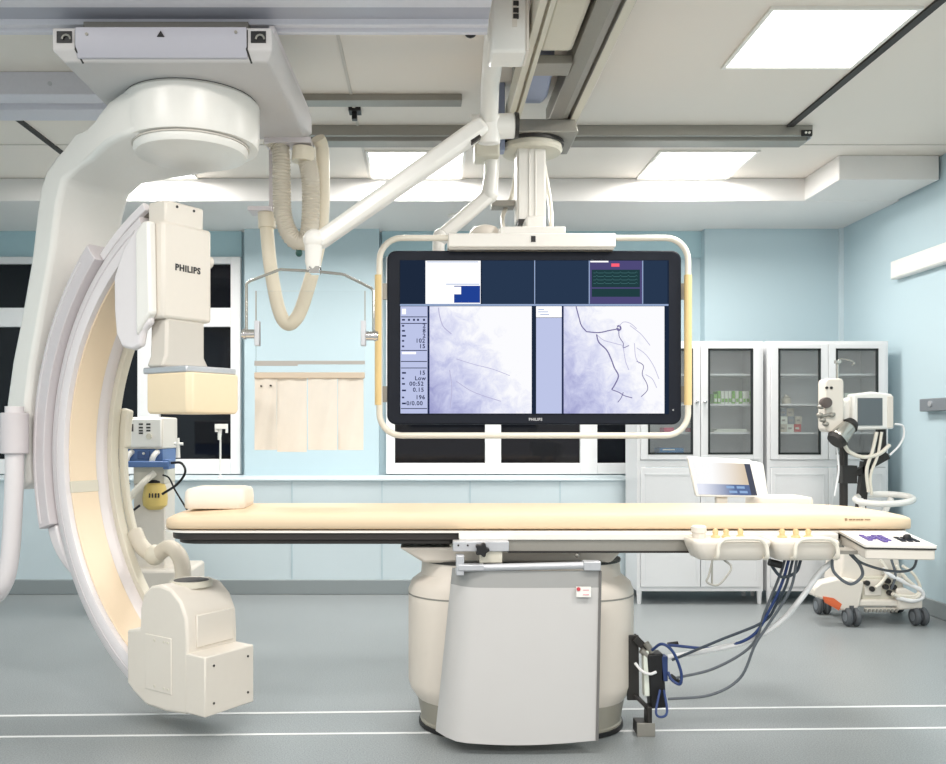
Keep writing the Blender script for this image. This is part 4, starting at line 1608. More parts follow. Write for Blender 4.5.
# ------------------------------------------------------------------ connector bracket at the pedestal foot
Yk2 = 3.72
t = thing('connector_bracket', 'dark metal cable connector bracket on the floor against the pedestal', 'cable bracket', (X(652, Yk2), Yk2, 0))
mb = MB()
mb.bar(P(632.5, 635, Yk2), P(633, 700, Yk2), .012, .05)
mb.bar(P(634, 694, Yk2), P(648, 708, Yk2 - .01), .05, .012)
mb.bar(P(648, 705, Yk2 - .02), P(648, 727, Yk2 - .02), .02, .06, (0, 1, 0))
mb.box(X(635, Yk2), X(650, Yk2), Yk2 - .04, Yk2 + .04, .0, .05)
mb.bar(P(634, 637, Yk2), P(645, 648, Yk2), .05, .03)
part(mb, 'bracket_frame', 'dark', t, .003)
mb = MB(); mb.box(X(634, Yk2), X(652, Yk2), Yk2 - .055, Yk2 - .045, .0, .055)
part(mb, 'foot_plate', 'alud', t, .002)
mb = MB(); mb.bar(P(653, 652, Yk2 - .01), P(657, 706, Yk2 - .01), .065, .07, (0, 1, 0))
part(mb, 'connector_box', 'black', t, .006)
mb = MB(); mb.bar(P(645, 650, Yk2 - .02), P(646, 695, Yk2 - .02), .022, .04, (0, 1, 0))
part(mb, 'white_terminal', 'paper', t, .003, label='white terminal strip')
mb = MB(); mb.bar(P(663, 655, Yk2 - .02), P(663, 680, Yk2 - .02), .028, .05, (0, 1, 0))
part(mb, 'blue_plug', 'cableb', t, .004, label='blue plug')
mb = MB()
for a, b in (((646, 643), (652, 652)), ((641, 650), (648, 656))):
    mb.cyl(P(*a, Yk2 - .03), P(*b, Yk2 - .03), .013, seg=12)
part(mb, 'metal_plug', 'alud', t)
mb = MB(); mb.cyl(P(670, 676, Yk2 - .03), P(682, 684, Yk2 - .05), .013, .008, seg=12)
part(mb, 'black_plug', 'black', t)
mb = MB(); mb.cyl(P(668, 645, Yk2 - .03), P(678, 643, Yk2 - .03), .011, .008, seg=12)
part(mb, 'black_plug', 'black', t)
mb = MB(); mb.tube(spl([P(635, 663, Yk2 - .03), P(642, 671, Yk2 - .05), P(650, 674, Yk2 - .06), P(656, 672, Yk2 - .05)], 6), .006, 8)
part(mb, 'jumper_wire', 'cablew', t)


def cable(pts, r, m, label, group='cables from the control boxes'):
    mb = MB(); mb.tube(spl(pts, 8), r, 8)
    return single(mb, 'cable', m, label, 'cable', group=group, smooth=70)


Ya, Yz = 3.47, 3.68
def fl(x, y):
    """a point lying on the floor"""
    Y = 1125.0 / (y - CY)
    p = P(x, y, Y); p.z = .006
    return p
cable([P(832, 562, 3.45), P(818, 575, 3.46), P(800, 600, 3.5), P(780, 622, 3.56), P(750, 640, 3.60), P(710, 650, 3.64), P(668, 657, 3.68)], .011, 'cablew', 'thick white cable sweeping from the control boxes to the bracket')
cable([P(789, 559, 3.47), P(783, 580, 3.49), P(772, 605, 3.52), P(752, 636, 3.58), P(715, 648, 3.64), P(668, 645, 3.68)], .006, 'cableb', 'dark blue cable ending at the top of the bracket')
cable([P(793, 559, 3.46), P(786, 585, 3.48), P(776, 605, 3.52), P(763, 622, 3.55), P(720, 640, 3.60), P(672, 660, 3.66)], .0055, 'cabled', 'dark cable ending below the blue one at the bracket')
cable([P(785, 559, 3.48), P(780, 575, 3.50), P(765, 612, 3.54), P(752, 645, 3.58), P(715, 668, 3.62), P(676, 678, 3.66)], .0055, 'cable', 'grey cable curving to the middle of the bracket')
cable([P(797, 559, 3.45), P(790, 590, 3.47), P(768, 625, 3.52), P(755, 645, 3.54), P(740, 678, 3.57), P(710, 695, 3.60), P(668, 699, 3.66)], .0055, 'cable', 'grey cable hanging lowest in a long curve to the bracket')
cable([P(801, 559, 3.45), P(796, 572, 3.46), P(782, 577, 3.47), P(772, 566, 3.47), P(770, 560, 3.47)], .006, 'cabled', 'short dark cable looping under the two control boxes')
mb = MB(); mb.cyl(P(769, 562, 3.46), P(781, 565, 3.46), .014, seg=12)
single(mb, 'cable_plug', 'black', 'black plug under the gap between the two control boxes', 'plug')
cable([P(713, 558, 3.40), P(709, 575, 3.40), P(707, 582, 3.40), P(718, 585, 3.40), P(729, 573, 3.40), P(731, 566, 3.41), P(724, 560, 3.42)], .004, 'cablel', 'thin pale cable looping under the left control box')
cable([P(712, 557, 3.42), P(712, 570, 3.42), P(712, 584, 3.42)], .004, 'cablel', 'thin pale cable hanging straight under the left control box')
cable([P(832, 556, 3.42), P(834, 572, 3.42), P(850, 584, 3.42), P(862, 576, 3.42), P(860, 565, 3.42), P(850, 554, 3.45)], .006, 'cable', 'grey cable looping between right control box and keypad tray')
cable([P(850, 552, 3.42), P(862, 563, 3.42), P(890, 571, 3.40), P(912, 569, 3.40), P(918, 553, 3.40)], .005, 'cable', 'grey cable drooping under the keypad tray')

# blue loops on the bracket
cable([P(660, 690, 3.66), P(656, 712, 3.62), P(661, 717, 3.6), P(667, 712, 3.62), P(664, 690, 3.66)], .005, 'cableb', 'blue cable looped at the foot of the bracket', 'blue cables at the bracket')
cable([P(652, 650, 3.66), P(662, 644, 3.62), P(673, 652, 3.61), P(681, 672, 3.62), P(680, 684, 3.63), P(672, 680, 3.65), P(668, 672, 3.67)], .006, 'cableb', 'blue cable looped beside the bracket top', 'blue cables at the bracket')

# ------------------------------------------------------------------ cabinets
YC0, YC1 = 6.45, 6.82


def cabinet(p0, p1, label, splits):
    x0, x1 = X(p0, YC0), X(p1, YC0)
    z0, z1 = .095, Z(341, YC0)
    zm0, zm1 = .985, 1.035
    t = thing('glass_cabinet', label, 'cabinet', ((x0 + x1) / 2, (YC0 + YC1) / 2, 0), group='white glass-fronted cabinets')
    th = .02
    mb = MB()
    mb.box(x0, x0 + th, YC0 + .02, YC1, z0, z1); mb.box(x1 - th, x1, YC0 + .02, YC1, z0, z1)
    mb.box(x0 + th, x1 - th, YC0 + .02, YC1, z1 - th, z1); mb.box(x0 + th, x1 - th, YC0 + .02, YC1, z0, z0 + th)
    mb.box(x0 + th, x1 - th, YC0 + .02, YC1 - .01, zm0, zm1)
    # face frame
    xa_, xb_ = x0 + .022, x1 - .022
    mb.box(xa_, xb_, YC0, YC0 + .02, z1 - .022, z1); mb.box(xa_, xb_, YC0, YC0 + .02, zm0, zm1); mb.box(xa_, xb_, YC0, YC0 + .02, z0, z0 + .03)
    mb.box(x0, x0 + .022, YC0, YC0 + .02, z0, z1); mb.box(x1 - .022, x1, YC0, YC0 + .02, z0, z1)
    part(mb, 'carcass', 'cabpaint', t)
    mb = MB(); mb.box(x0 + th, x1 - th, YC1 - .012, YC1, zm1, z1 - th)
    part(mb, 'back_panel', 'cabin', t)
    for zz in (1.657, 1.44, 1.235):
        mb = MB(); mb.box(x0 + th, x1 - th, YC0 + .05, YC1 - .012, zz - .014, zz)
        part(mb, 'shelf', 'cabpaint', t)
    xm = (x0 + x1) / 2
    for k, (a, b) in enumerate(((x0 + .024, xm - .002), (xm + .002, x1 - .024))):
        f = .052
        ga, gb = a + f, b - f
        gz0, gz1 = 1.075, z1 - .055
        mb = MB()
        mb.box(a, ga, YC0 - .014, YC0 + .004, zm1 + .003, z1 - .024); mb.box(gb, b, YC0 - .014, YC0 + .004, zm1 + .003, z1 - .024)
        mb.box(ga, gb, YC0 - .014, YC0 + .004, zm1 + .003, gz0); mb.box(ga, gb, YC0 - .014, YC0 + .004, gz1, z1 - .024)
        d = part(mb, 'glass_door', 'cabpaint', t, .002)
        mb = MB(); s_ = .014
        mb.box(ga, ga + s_, YC0 - .016, YC0, gz0, gz1); mb.box(gb - s_, gb, YC0 - .016, YC0, gz0, gz1)
        mb.box(ga, gb, YC0 - .016, YC0, gz0, gz0 + s_); mb.box(ga, gb, YC0 - .016, YC0, gz1 - s_, gz1)
        part(mb, 'gasket', 'gasket', d, label='black door gasket')
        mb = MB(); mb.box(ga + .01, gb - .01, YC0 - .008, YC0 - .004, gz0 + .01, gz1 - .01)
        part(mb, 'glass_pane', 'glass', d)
        hx = b - .026 if k == 0 else a + .026
        mb = MB(); mb.cyl((hx, YC0 - .014, 1.45), (hx, YC0 - .03, 1.45), .009, seg=12); mb.ball((hx, YC0 - .032, 1.45), .013)
        part(mb, 'knob', 'chrome', d)
        mb = MB(); mb.box(a, b, YC0 - .014, YC0 + .004, z0 + .032, zm0 - .004)
        d2 = part(mb, 'lower_door', 'cabpaint', t, .003)
        mb = MB(); mb.box(a + .03, b - .03, YC0 - .017, YC0 - .012, zm0 - .055, zm0 - .05); mb.box(a + .03, a + .034, YC0 - .017, YC0 - .012, z0 + .08, zm0 - .05); mb.box(b - .034, b - .03, YC0 - .017, YC0 - .012, z0 + .08, zm0 - .05)
        part(mb, 'door_groove', 'cabin', d2)
    for xx in (x0 + .02, x1 - .02):
        for yy in (YC0 + .02, YC1 - .03):
            mb = MB(); mb.cyl((xx, yy, .0), (xx, yy, z0 + .002), .014, .02, seg=12)
            part(mb, 'leg', 'cabpaint', t)
    return t


cabinet(637, 763, 'white glass-fronted cabinet half behind the monitor, with green packs inside', None)
cabinet(767, 888, 'white glass-fronted cabinet standing next to the right wall', None)

Yi = 6.58
xi = lambda p: X(p, Yi)
# green and white packs, third shelf from the bottom
cols = ['green', 'green', 'paper', 'paper', 'paper', 'green', 'paper', 'green', 'paper', 'paper', 'green']
labs = ['first', 'second', 'third', 'fourth', 'fifth', 'sixth', 'seventh', 'eighth', 'ninth', 'tenth', 'eleventh']
n = len(cols)
for i in range(n):
    a = xi(714 + (753.5 - 714) * i / n); b = xi(714 + (753.5 - 714) * (i + 1) / n) - .003
    hh = .095 if i else .075
    o_ = thing('medicine_pack', '%s pack from the left, %s, in the row of small packs behind glass' % (labs[i], 'green' if cols[i] == 'green' else 'white'), 'pack', ((a + b) / 2, Yi + .05, 1.44), group='green and white packs in the cabinet')
    mb = MB(); mb.box(a, b, Yi, Yi + .11, 1.4405, 1.44 + hh)
    bo = part(mb, 'carton', cols[i], o_, .002)
    mb = MB(); mb.box(a + .003, b - .003, Yi - .002, Yi + .001, 1.455, 1.48)
    part(mb, 'label_band', 'paper' if cols[i] == 'green' else 'green', o_)
# papers
for k in range(2):
    mb = MB(); mb.box(xi(713) + k * .02, xi(750) - .03 * k, Yi - .02, Yi + .15, 1.2355 + .012 * k, 1.246 + .012 * k)
    single(mb, 'paper_stack', 'paper', ('lower' if k == 0 else 'upper') + ' flat white paper bundle on the shelf under the green packs', 'papers', group='papers in the cabinet', bevel=.002)
# pink, blue
for k, (a, b, lb) in enumerate(((664, 674, 'left pink box on the shelf behind the monitor frame corner'), (690, 699, 'right pink box on the shelf behind the monitor frame corner'))):
    mb = MB(); mb.box(xi(a), xi(b), Yi, Yi + .12, 1.2355, 1.268)
    single(mb, 'pink_box', 'pink', lb, 'box', group='pink boxes in the cabinet', bevel=.002)
for k, (a, b, z) in enumerate(((657, 686, 1.0355), (659, 683, 1.0785))):
    mb = MB(); mb.box(xi(a), xi(b), Yi - .02, Yi + .14, z, z + .04)
    o_ = single(mb, 'blue_box', 'bluep', ('lower' if k == 0 else 'upper') + ' flat blue box at the bottom of the cabinet behind the monitor', 'box', group='blue boxes in the cabinet', bevel=.002)
    mb = MB(); mb.box(xi(a + 3), xi(b - 9), Yi - .022, Yi - .019, z + .024, z + .032)
    part(mb, 'label_strip', 'paper', o_)
# medicine boxes, right cabinet, left door
k = 0
row_l = ('bottom', 'middle', 'top')
for r in range(3):
    for c in range(3):
        if r == 2 and c == 2:
            continue
        a = 780 + c * 7.2 + (.8 if r == 1 else 0)
        z = 1.2355 + r * .058
        m_ = 'redp' if (r == 0 and c == 2) else ('tanp', 'paper', 'outlet')[(r + c) % 3]
        cn = {'redp': 'red', 'tanp': 'tan', 'paper': 'white', 'outlet': 'grey'}[m_]
        mb = MB(); mb.box(xi(a), xi(a + 6.8), Yi, Yi + .1, z, z + .057)
        o_ = single(mb, 'medicine_box', m_, 'small %s box, %s row, %s in the stack of boxes in the right cabinet' % (cn, row_l[r], ('left', 'middle', 'right')[c]), 'box', group='small boxes in the right cabinet', bevel=.002)
        mb = MB(); mb.box(xi(a + 1), xi(a + 4.5), Yi - .002, Yi + .001, z + .02, z + .034)
        part(mb, 'printed_label', 'alud' if m_ != 'redp' else 'paper', o_)
mb = MB(); mb.lathe((xi(789), Yi + .05, 1.4405), [(.03, 0), (.032, .01), (.032, .045), (.014, .055), (.014, .07), (.001, .07)], 18)
single(mb, 'small_bottle', 'tanp', 'small pale bottle on the shelf above the stacked small boxes', 'bottle')
for k, (a, b) in enumerate(((845, 855), (856, 865), (866, 873))):
    mb = MB(); mb.box(xi(a), xi(b), Yi, Yi + .1, 1.4405, 1.52 - .01 * k)
    single(mb, 'white_box', 'paper', ('left', 'middle', 'right')[k] + ' white box on the shelf behind the cart monitor', 'box', group='white boxes behind the cart monitor', bevel=.002)

# ------------------------------------------------------------------ ventilator at left
Yv = 6.1
vx = lambda p: X(p, Yv)
vz = lambda p: Z(p, Yv)
t = thing('ventilator', 'cream and blue ventilator on a pedestal cart behind the C-arm', 'ventilator', (vx(150), Yv + .18, 0))
mb = MB(); mb.box(vx(104), vx(163), Yv, Yv + .36, vz(449), vz(417))
vb = part(mb, 'control_head', 'cream', t, .012)
mb = MB(); mb.box(vx(106), vx(161.5), Yv - .012, Yv + .01, vz(447), vz(419))
part(mb, 'front_panel', 'white2', vb, .006)
mb = MB(); mb.box(vx(117.5), vx(134), Yv - .015, Yv - .01, vz(431.5), vz(424))
part(mb, 'display', mat('vent_display', (74, 66, 64), .3), vb)
mb = MB()
for cx_ in (141.5, 149):
    for yy in (424, 427.5, 430.5, 433):
        if cx_ == 149 and yy == 433:
            continue
        mb.box(vx(cx_ - 2), vx(cx_ + 2), Yv - .016, Yv - .01, vz(yy + 1), vz(yy - .6))
part(mb, 'button', 'dark', vb)
mb = MB(); mb.cyl((vx(150), Yv - .03, vz(436.5)), (vx(150), Yv - .01, vz(436.5)), .019, seg=18)
part(mb, 'dial', 'greige', vb)
mb = MB(); mb.box(vx(104), vx(162), Yv + .02, Yv + .34, vz(464), vz(449))
bl = part(mb, 'valve_block', 'ventblue', t, .006)
vcm = mat('equipment_blue_dark', (66, 92, 140), .4)
for a, b in ((116, 124), (137, 149)):
    mb = MB(); mb.box(vx(a), vx(b), Yv + .01, Yv + .025, vz(459), vz(451))
    part(mb, 'valve_cover', vcm, bl, .003)
mb = MB(); mb.cyl((vx(143.3), Yv + .0, vz(453.5)), (vx(143.3), Yv + .012, vz(453.5)), .008, seg=12)
part(mb, 'valve_screw', 'white', bl)
for p in (129, 154.5):
    mb = MB(); mb.tube(spl([Vector((vx(p - 3), Yv + .0, vz(466))), Vector((vx(p - 1), Yv - .02, vz(458))), Vector((vx(p + 1.5), Yv + .0, vz(453))), Vector((vx(p + 2), Yv + .03, vz(452)))], 5), .019, 12)
    part(mb, 'port_elbow', 'white2', t)
mb = MB(); mb.bar((vx(108), Yv - .04, vz(464)), (vx(171), Yv - .04, vz(464)), .03, .04, (0, 0, 1))
mb.box(vx(165), vx(171), Yv - .05, Yv + .1, vz(469), vz(459))
part(mb, 'equipment_rail', 'ventblue', t, .006)
mb = MB(); mb.box(vx(132), vx(163), Yv + .03, Yv + .3, vz(484), vz(464))
part(mb, 'lower_block', 'greige', t, .004)
mb = MB(); mb.cyl((vx(176), Yv + .05, vz(438)), (vx(176), Yv + .05, vz(458)), .010, .016, seg=12); mb.cyl((vx(172), Yv + .05, vz(444)), (vx(181), Yv + .05, vz(444)), .010, seg=12)
part(mb, 'side_connector', 'white2', t)
mb = MB(); mb.lathe((vx(152.5), Yv + .06, 0), [(.05, vz(483)), (.07, vz(485)), (.082, vz(495)), (.085, vz(499)), (.08, vz(506)), (.05, vz(510))], 24)
cn = part(mb, 'canister', 'yellowcan', t, label='yellow canister')
mb = MB(); mb.lathe((vx(152.5), Yv + .06, 0), [(.03, vz(480)), (.052, vz(481.5)), (.052, vz(485)), (.03, vz(485))], 20)
part(mb, 'canister_lid', 'black', cn)
mb = MB()
for k in range(4):
    a = vx(150 + k * 3)
    mb.box(a, a + .008, Yv - .027, Yv - .015, vz(497.5), vz(493))
part(mb, 'canister_mark', 'dark', cn)
mb = MB(); mb.tube(spl([Vector((vx(155), Yv - .01, vz(473))), Vector((vx(148), Yv - .05, vz(480))), Vector((vx(137), Yv - .06, vz(492))), Vector((vx(124), Yv - .05, vz(509))), Vector((vx(112), Yv, vz(517)))], 6), .022, 12)
part(mb, 'breathing_tube', 'tubew', t)
mb = MB(); mb.tube(spl([Vector((vx(171), Yv, vz(463))), Vector((vx(182), Yv - .02, vz(463))), Vector((vx(186), Yv - .02, vz(472))), Vector((vx(178), Yv - .02, vz(484))), Vector((vx(163), Yv - .02, vz(494)))], 6), .0085, 8)
part(mb, 'cable', 'black', t)
mb = MB(); mb.tube(spl([Vector((vx(163), Yv, vz(475))), Vector((vx(170), Yv - .02, vz(478))), Vector((vx(176), Yv - .02, vz(490))), Vector((vx(186), Yv, vz(508))), Vector((vx(190), Yv, vz(516)))], 6), .006, 8)
part(mb, 'cable', 'black', t)
mb = MB(); mb.tube(spl([Vector((vx(131), Yv - .03, vz(484))), Vector((vx(127), Yv - .05, vz(478))), Vector((vx(124), Yv - .06, vz(472))), Vector((vx(132), Yv - .05, vz(475)))], 5), .007, 8)
part(mb, 'cable', 'black', t)
mb = MB(); mb.tube(spl([Vector((vx(141), Yv - .02, vz(505))), Vector((vx(133), Yv - .04, vz(512))), Vector((vx(130), Yv - .05, vz(520))), Vector((vx(133), Yv - .04, vz(528)))], 5), .008, 8)
part(mb, 'cable', 'black', t)
mb = MB(); mb.box(vx(131), vx(163), Yv + .05, Yv + .30, .16, vz(484))
part(mb, 'pedestal', 'cream', t, .01)
mb = MB(); mb.box(vx(108), vx(190), Yv - .05, Yv + .42, .10, vz(569))
part(mb, 'cart_base', 'cream', t, .02)
for px2 in (112, 186):
    for yy in (Yv, Yv + .36):
        mb = MB(); mb.cyl((vx(px2) - .015, yy, .05), (vx(px2) + .015, yy, .05), .05, seg=18)
        mb.box(vx(px2) - .022, vx(px2) + .022, yy - .02, yy + .02, .05, .105)
        part(mb, 'caster', 'rubber', t)

# slim suction holder on the casing under the left window
t = thing('tube_holder', 'slim white stand with a clip head in front of the left window', 'stand', (X(219, 6.95), 6.98, .878))
Yz_ = 6.95
mb = MB(); mb.lathe((X(219.5, Yz_), 6.98, 0), [(.022, .878), (.022, .886), (.008, .893), (.007, Z(436, Yz_)), (.012, Z(434, Yz_))], 14)
part(mb, 'stem', 'white2', t)
mb = MB(); mb.box(X(214.5, Yz_), X(226.5, Yz_), 6.955, 7.0, Z(429, Yz_), Z(424, Yz_)); mb.cyl((X(218.5, Yz_), 6.98, Z(440, Yz_)), (X(219, Yz_), 6.98, Z(428, Yz_)), .013, .018, seg=12)
mb.box(X(225, Yz_), X(227, Yz_), 6.96, 6.99, Z(433, Yz_), Z(424, Yz_)); mb.box(X(214.5, Yz_), X(217, Yz_), 6.96, 6.99, Z(432, Yz_), Z(429, Yz_))
part(mb, 'clip_head', 'white2', t, .002)

# ------------------------------------------------------------------ rolling cart at right
Yq2 = 5.72
qx = lambda p, Y=Yq2: X(p, Y)
qz = lambda p, Y=Yq2: Z(p, Y)
t = thing('imaging_cart', 'cream rolling medical cart by the right wall with small monitor and pump on dark poles', 'medical cart', (qx(872), 5.95, 0))
# base: two splayed feet
mb = MB()
mb.box(qx(850), qx(918), 5.75, 6.12, .12, .165)
mb.prism([(qx(815), .24), (qx(815), .19), (qx(832), .15), (qx(842), .10), (qx(856), .09), (qx(862), .13), (qx(866), .28), (qx(852), .30), (qx(838), .30), (qx(822), .275)], 5.74, 5.84, 'xz')
mb.prism([(qx(900), .10), (qx(925), .11), (qx(925), .18), (qx(908), .24), (qx(898), .24)], 5.74, 5.9, 'xz')
part(mb, 'wheel_base', 'cream', t, .012)
mb = MB(); mb.prism([(qx(824), .178), (qx(832), .165), (qx(842), .105), (qx(826), .16)], 5.73, 5.742, 'xz')
mb.prism([(qx(824), .19), (qx(826), .15), (qx(840), .10), (qx(843), .14), (qx(835), .178)], 5.734, 5.745, 'xz')
part(mb, 'orange_panel', 'orange', t, label='orange panel on the left foot')
mb = MB(); mb.prism([(qx(846), .25), (qx(852), .62), (qx(900), .62), (qx(914), .13), (qx(860), .13), (qx(852), .28)], 5.80, 6.05, 'xz')
bd_ = part(mb, 'body', 'cream', t, .015)
mb = MB(); mb.box(qx(866), qx(903), 5.775, 5.81, qz(606), qz(578))
part(mb, 'socket_panel', 'greige', bd_, .006)
mb = MB(); mb.box(qx(868), qx(885), 5.765, 5.78, qz(597), qz(581)); mb.box(qx(868), qx(903), 5.765, 5.78, qz(612), qz(609))
part(mb, 'socket_plate', 'cream', bd_, .003)
mb = MB()
for a, b in ((870, 584), (875, 590), (889, 588), (893, 594), (897, 588), (891, 582)):
    mb = MB(); mb.cyl((qx(a), 5.75, qz(b)), (qx(a), 5.775, qz(b)), .017, seg=14)
    part(mb, 'connector', 'dark', bd_)
mb = MB()
for k in range(9):
    a = 868 + k * 3.8
    mb.box(qx(a), qx(a + 2), 5.755, 5.768, qz(613.5), qz(610.5))
part(mb, 'vent_slots', 'alud', bd_)
mb = MB(); mb.box(qx(845), qx(905), 5.78, 6.15, .62, .66)
part(mb, 'shelf', 'white', t, .008)
# tubing
for i, (m_, pts, r) in enumerate((
        ('cablew', [(885, 568), (890, 575), (905, 582), (921, 590), (924, 598), (912, 601), (898, 598)], .014),
        ('tubew', [(897, 566), (908, 580), (920, 590), (918, 597), (905, 599), (893, 594)], .012),
        ('tubew', [(904, 566), (914, 574), (922, 588), (915, 596), (900, 596)], .009),
        ('tubew', [(882, 560), (888, 572), (884, 582), (876, 588)], .010),
        ('cable', [(893, 560), (896, 575), (893, 590)], .008))):
    mb = MB(); mb.tube(spl([Vector((qx(a), 5.74 - .012 * (j % 2), qz(b))) for j, (a, b) in enumerate(pts)], 6), r, 10)
    part(mb, 'coiled_tube', m_, t)
for px3, yy in ((851.5, 5.74), (919, 5.76), (822, 6.12), (895, 6.16)):
    x_ = X(px3, yy)
    r = .058
    for s_ in (-.026, .026):
        mb = MB(); mb.lathe((x_ + s_, yy, r), [(.02, -.016), (r - .008, -.016), (r, -.008), (r, .008), (r - .008, .016), (.02, .016)], 22, 'x')
        w_ = part(mb, 'caster', 'rubber', t)
        mb = MB(); mb.lathe((x_ + s_, yy, r), [(.002, -.0175), (.030, -.0175), (.030, .0175), (.002, .0175)], 18, 'x')
        part(mb, 'hub_cap', 'outlet', w_)
    mb = MB(); mb.cyl((x_, yy, r), (x_, yy, .13), .014, seg=12); mb.cyl((x_ - .03, yy, r), (x_ + .03, yy, r), .01, seg=10)
    part(mb, 'caster_stem', 'rubber', t)
# ring handle
c = P(884, 499, 5.85)
path = []
for k in range(36):
    a = 2 * PI * k / 36
    path.append(c + Vector((.175 * math.cos(a), .13 * math.sin(a), .035 * math.cos(a) * .3 + .02 * math.sin(a))))
mb = MB(); mb.tube(path, .021, 12, cyc=True)
part(mb, 'ring_handle', 'white2', t)
mb = MB(); mb.bar((c.x - .1, 5.9, .65), (c.x - .13, 5.9, c.z), .03, .03, (0, 1, 0)); mb.bar((c.x + .03, 5.95, .65), (c.x + .1, 5.95, c.z), .03, .03, (0, 1, 0))
part(mb, 'handle_post', 'white2', t, .004)
# dark poles
Yp = 5.95
X2 = lambda p: X(p, Yp - .09)
Z2 = lambda p: Z(p, Yp - .09)
mb = MB(); mb.cyl((X2(850), Yp, .64), (X2(850), Yp, Z2(428)), .026, seg=16)
mb.box(X2(846), X2(861), Yp - .04, Yp + .04, Z2(484), Z2(466))
pol = part(mb, 'main_pole', 'dark', t)
mb = MB(); mb.cyl((X2(889), Yp, Z2(461)), (X2(889), Yp, Z2(428)), .027, seg=16); mb.bar((X2(862), Yp, Z2(474)), (X2(894), Yp, Z2(456)), .04, .05, (0, 1, 0)); mb.bar((X2(866), Yp, .66), (X2(872), Yp, Z2(462)), .05, .05, (0, 1, 0))
mb.cyl((X2(878), Yp - .04, Z2(462)), (X2(878), Yp + .04, Z2(462)), .03, seg=14); mb.cyl((X2(872), Yp - .03, Z2(458)), (X2(872), Yp + .03, Z2(458)), .022, seg=14)
part(mb, 'bracket_pole', 'dark', t)
# monitor
mb = MB(); mb.prism([(X2(853), Z2(394)), (X2(872), Z2(391.5)), (X2(893), Z2(394)), (X2(894), Z2(429)), (X2(855), Z2(430)), (X2(852), Z2(424))], Yp - .09, Yp - .0, 'xz')
mo = part(mb, 'small_monitor', 'white2', t, .012)
mb = MB(); mb.box(X2(857.5), X2(882), Yp - .097, Yp - .088, Z2(425.5), Z2(398))
part(mb, 'screen', 'screenoff', mo)
mb = MB(); mb.box(X2(887), X2(893.5), Yp - .093, Yp - .02, Z2(428), Z2(396))
part(mb, 'side_cover', 'cream', mo, .006)
mb = MB(); mb.prism([(X2(854), Z2(396)), (X2(846), Z2(403)), (X2(840), Z2(413)), (X2(846), Z2(421)), (X2(855), Z2(425))], Yp - .05, Yp + .04, 'xz')
part(mb, 'monitor_hinge', 'white2', t, .015)
# pump / head on mast
mb = MB(); mb.prism(rrect(X2(823), X2(842), Z2(432), Z2(378.5), .03), Yp - .12, Yp - .01, 'xz')
pm = part(mb, 'pump_head', 'cream', t, .01)
mb = MB()
for a, b in ((824.5, 388), (829, 388)):
    mb.cyl((X2(a), Yp - .128, Z2(b)), (X2(a), Yp - .118, Z2(b)), .009, seg=10)
part(mb, 'indicator', 'dark', pm)
mb = MB(); mb.lathe((X2(822), Yp - .14, Z2(403)), [(.012, -.03), (.034, -.025), (.036, .0), (.03, .03), (.012, .04)], 16, 'y')
part(mb, 'dark_knob', mat('brown_knob', (92, 82, 78), .45), pm)
mb = MB()
for a, b in ((818, 407), (820, 420), (829, 415), (817, 415), (823, 424)):
    mb.ball((X2(a), Yp - .13, Z2(b)), .020, 1.1, 1, .8)
mb.cyl((X2(815), Yp - .13, Z2(417)), (X2(832), Yp - .13, Z2(414)), .010, seg=10)
part(mb, 'stopcock', 'alud', pm)
mb = MB(); mb.cyl((X2(839.5), Yp - .06, Z2(379)), (X2(839.5), Yp - .06, Z2(361)), .009, seg=10)
mb.tube(spl([Vector((X2(839.5), Yp - .06, Z2(361))), Vector((X2(843), Yp - .06, Z2(358.5))), Vector((X2(851), Yp - .07, Z2(360))), Vector((X2(856), Yp - .07, Z2(363))), Vector((X2(853), Yp - .07, Z2(365)))], 5), .004, 8)
mb.box(X2(837.5), X2(842), Yp - .08, Yp - .04, Z2(363), Z2(360))
part(mb, 'hanger_hook', 'steel', t)
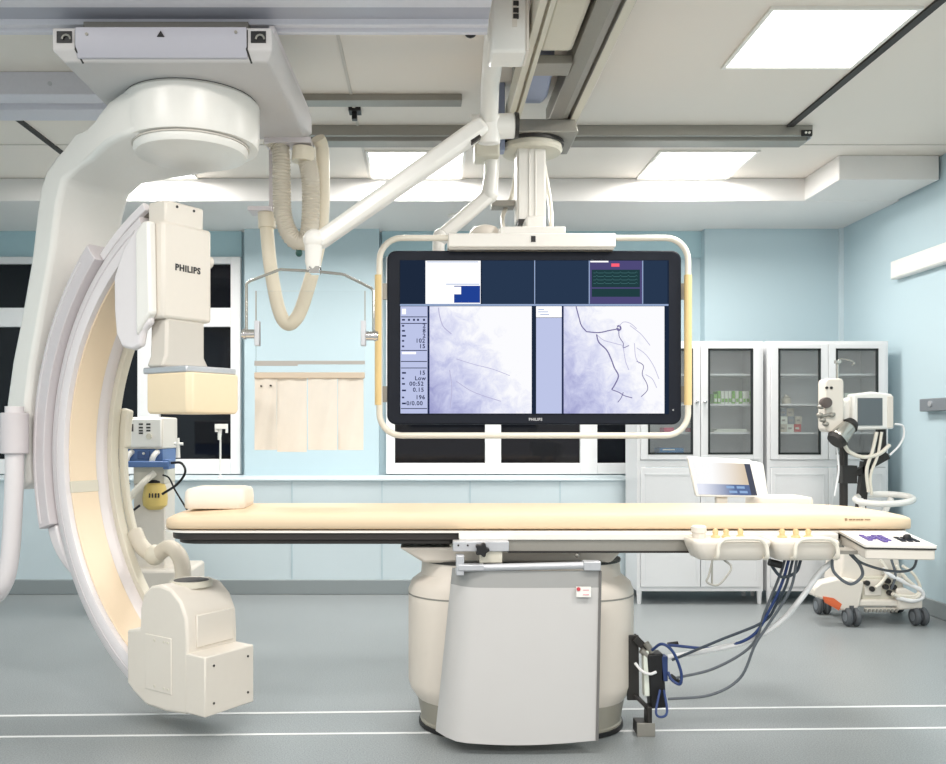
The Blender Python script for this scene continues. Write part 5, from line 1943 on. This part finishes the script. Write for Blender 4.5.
# dark syringe holder
a_, b_ = Vector((X2(849), Yp - .12, Z2(424))), Vector((X2(833), Yp - .15, Z2(439)))
mb = MB(); mb.tube([a_, a_.lerp(b_, .2), a_.lerp(b_, .7), b_, b_ + (b_ - a_) * .15], [.035, .05, .06, .062, .05], 20)
sy = part(mb, 'syringe_holder', 'steel', t)
mb = MB(); mb.tube([b_ - (b_ - a_) * .02, b_ + (b_ - a_) * .17], [.066, .055], 20); mb.tube([a_ - (b_ - a_) * .12, a_ + (b_ - a_) * .12], [.04, .055], 18)
part(mb, 'dark_cap', 'dark', sy)
# tubes hanging below the monitor
for m_, pts, r in (('tubew', [(843, 444), (849, 452), (862, 457), (878, 454), (889, 445)], .013),
                   ('tubew', [(876, 432), (872, 450), (866, 470), (868, 492)], .011),
                   ('tubew', [(881, 432), (877, 455), (870, 475), (871, 495)], .009),
                   ('cablew', [(894, 424), (902, 426), (903, 436), (898, 446), (889, 455)], .007),
                   ('cablew', [(836, 446), (838, 470), (834, 496)], .006)):
    mb = MB(); mb.tube(spl([Vector((X2(a), Yp - .10, Z2(b))) for a, b in pts], 6), r, 10)
    part(mb, 'hanging_tube', m_, t)
mb = MB(); mb.lathe((X2(861), Yp - .1, 0), [(.003, Z2(455)), (.006, Z2(452)), (.014, Z2(445)), (.014, Z2(440)), (.006, Z2(437)), (.003, Z2(430))], 14)
part(mb, 'drip_chamber', 'acrylic', t)

# ------------------------------------------------------------------ right wall fittings
t = thing('wall_lamp_bar', 'long white bar fixed high on the right wall', 'wall bar', (XR - .04, 5.3, 2.33))
mb = MB(); mb.box(XR - .06, XR, 4.3, 6.50, 2.335, 2.465)
part(mb, 'housing', 'wallbar', t, .008)
mb = MB(); mb.box(XR - .064, XR - .058, 4.32, 6.48, 2.345, 2.40)
part(mb, 'cover_strip', 'white2', t)
t = thing('outlet_rail', 'small grey outlet rail fixed on the right wall', 'outlet rail', (XR - .03, 5.6, 1.37))
mb = MB(); mb.box(XR - .06, XR, 5.2, X(0, 1) * 0 + 3.42 * 900 / (928 - 425), 1.375, 1.46)
part(mb, 'housing', 'outlet', t, .006)
mb = MB()
for yy in (5.5, 5.75, 5.98):
    mb.cyl((XR - .06, yy, 1.425), (XR - .07, yy, 1.425), .02, seg=14)
part(mb, 'socket', 'alu', t)
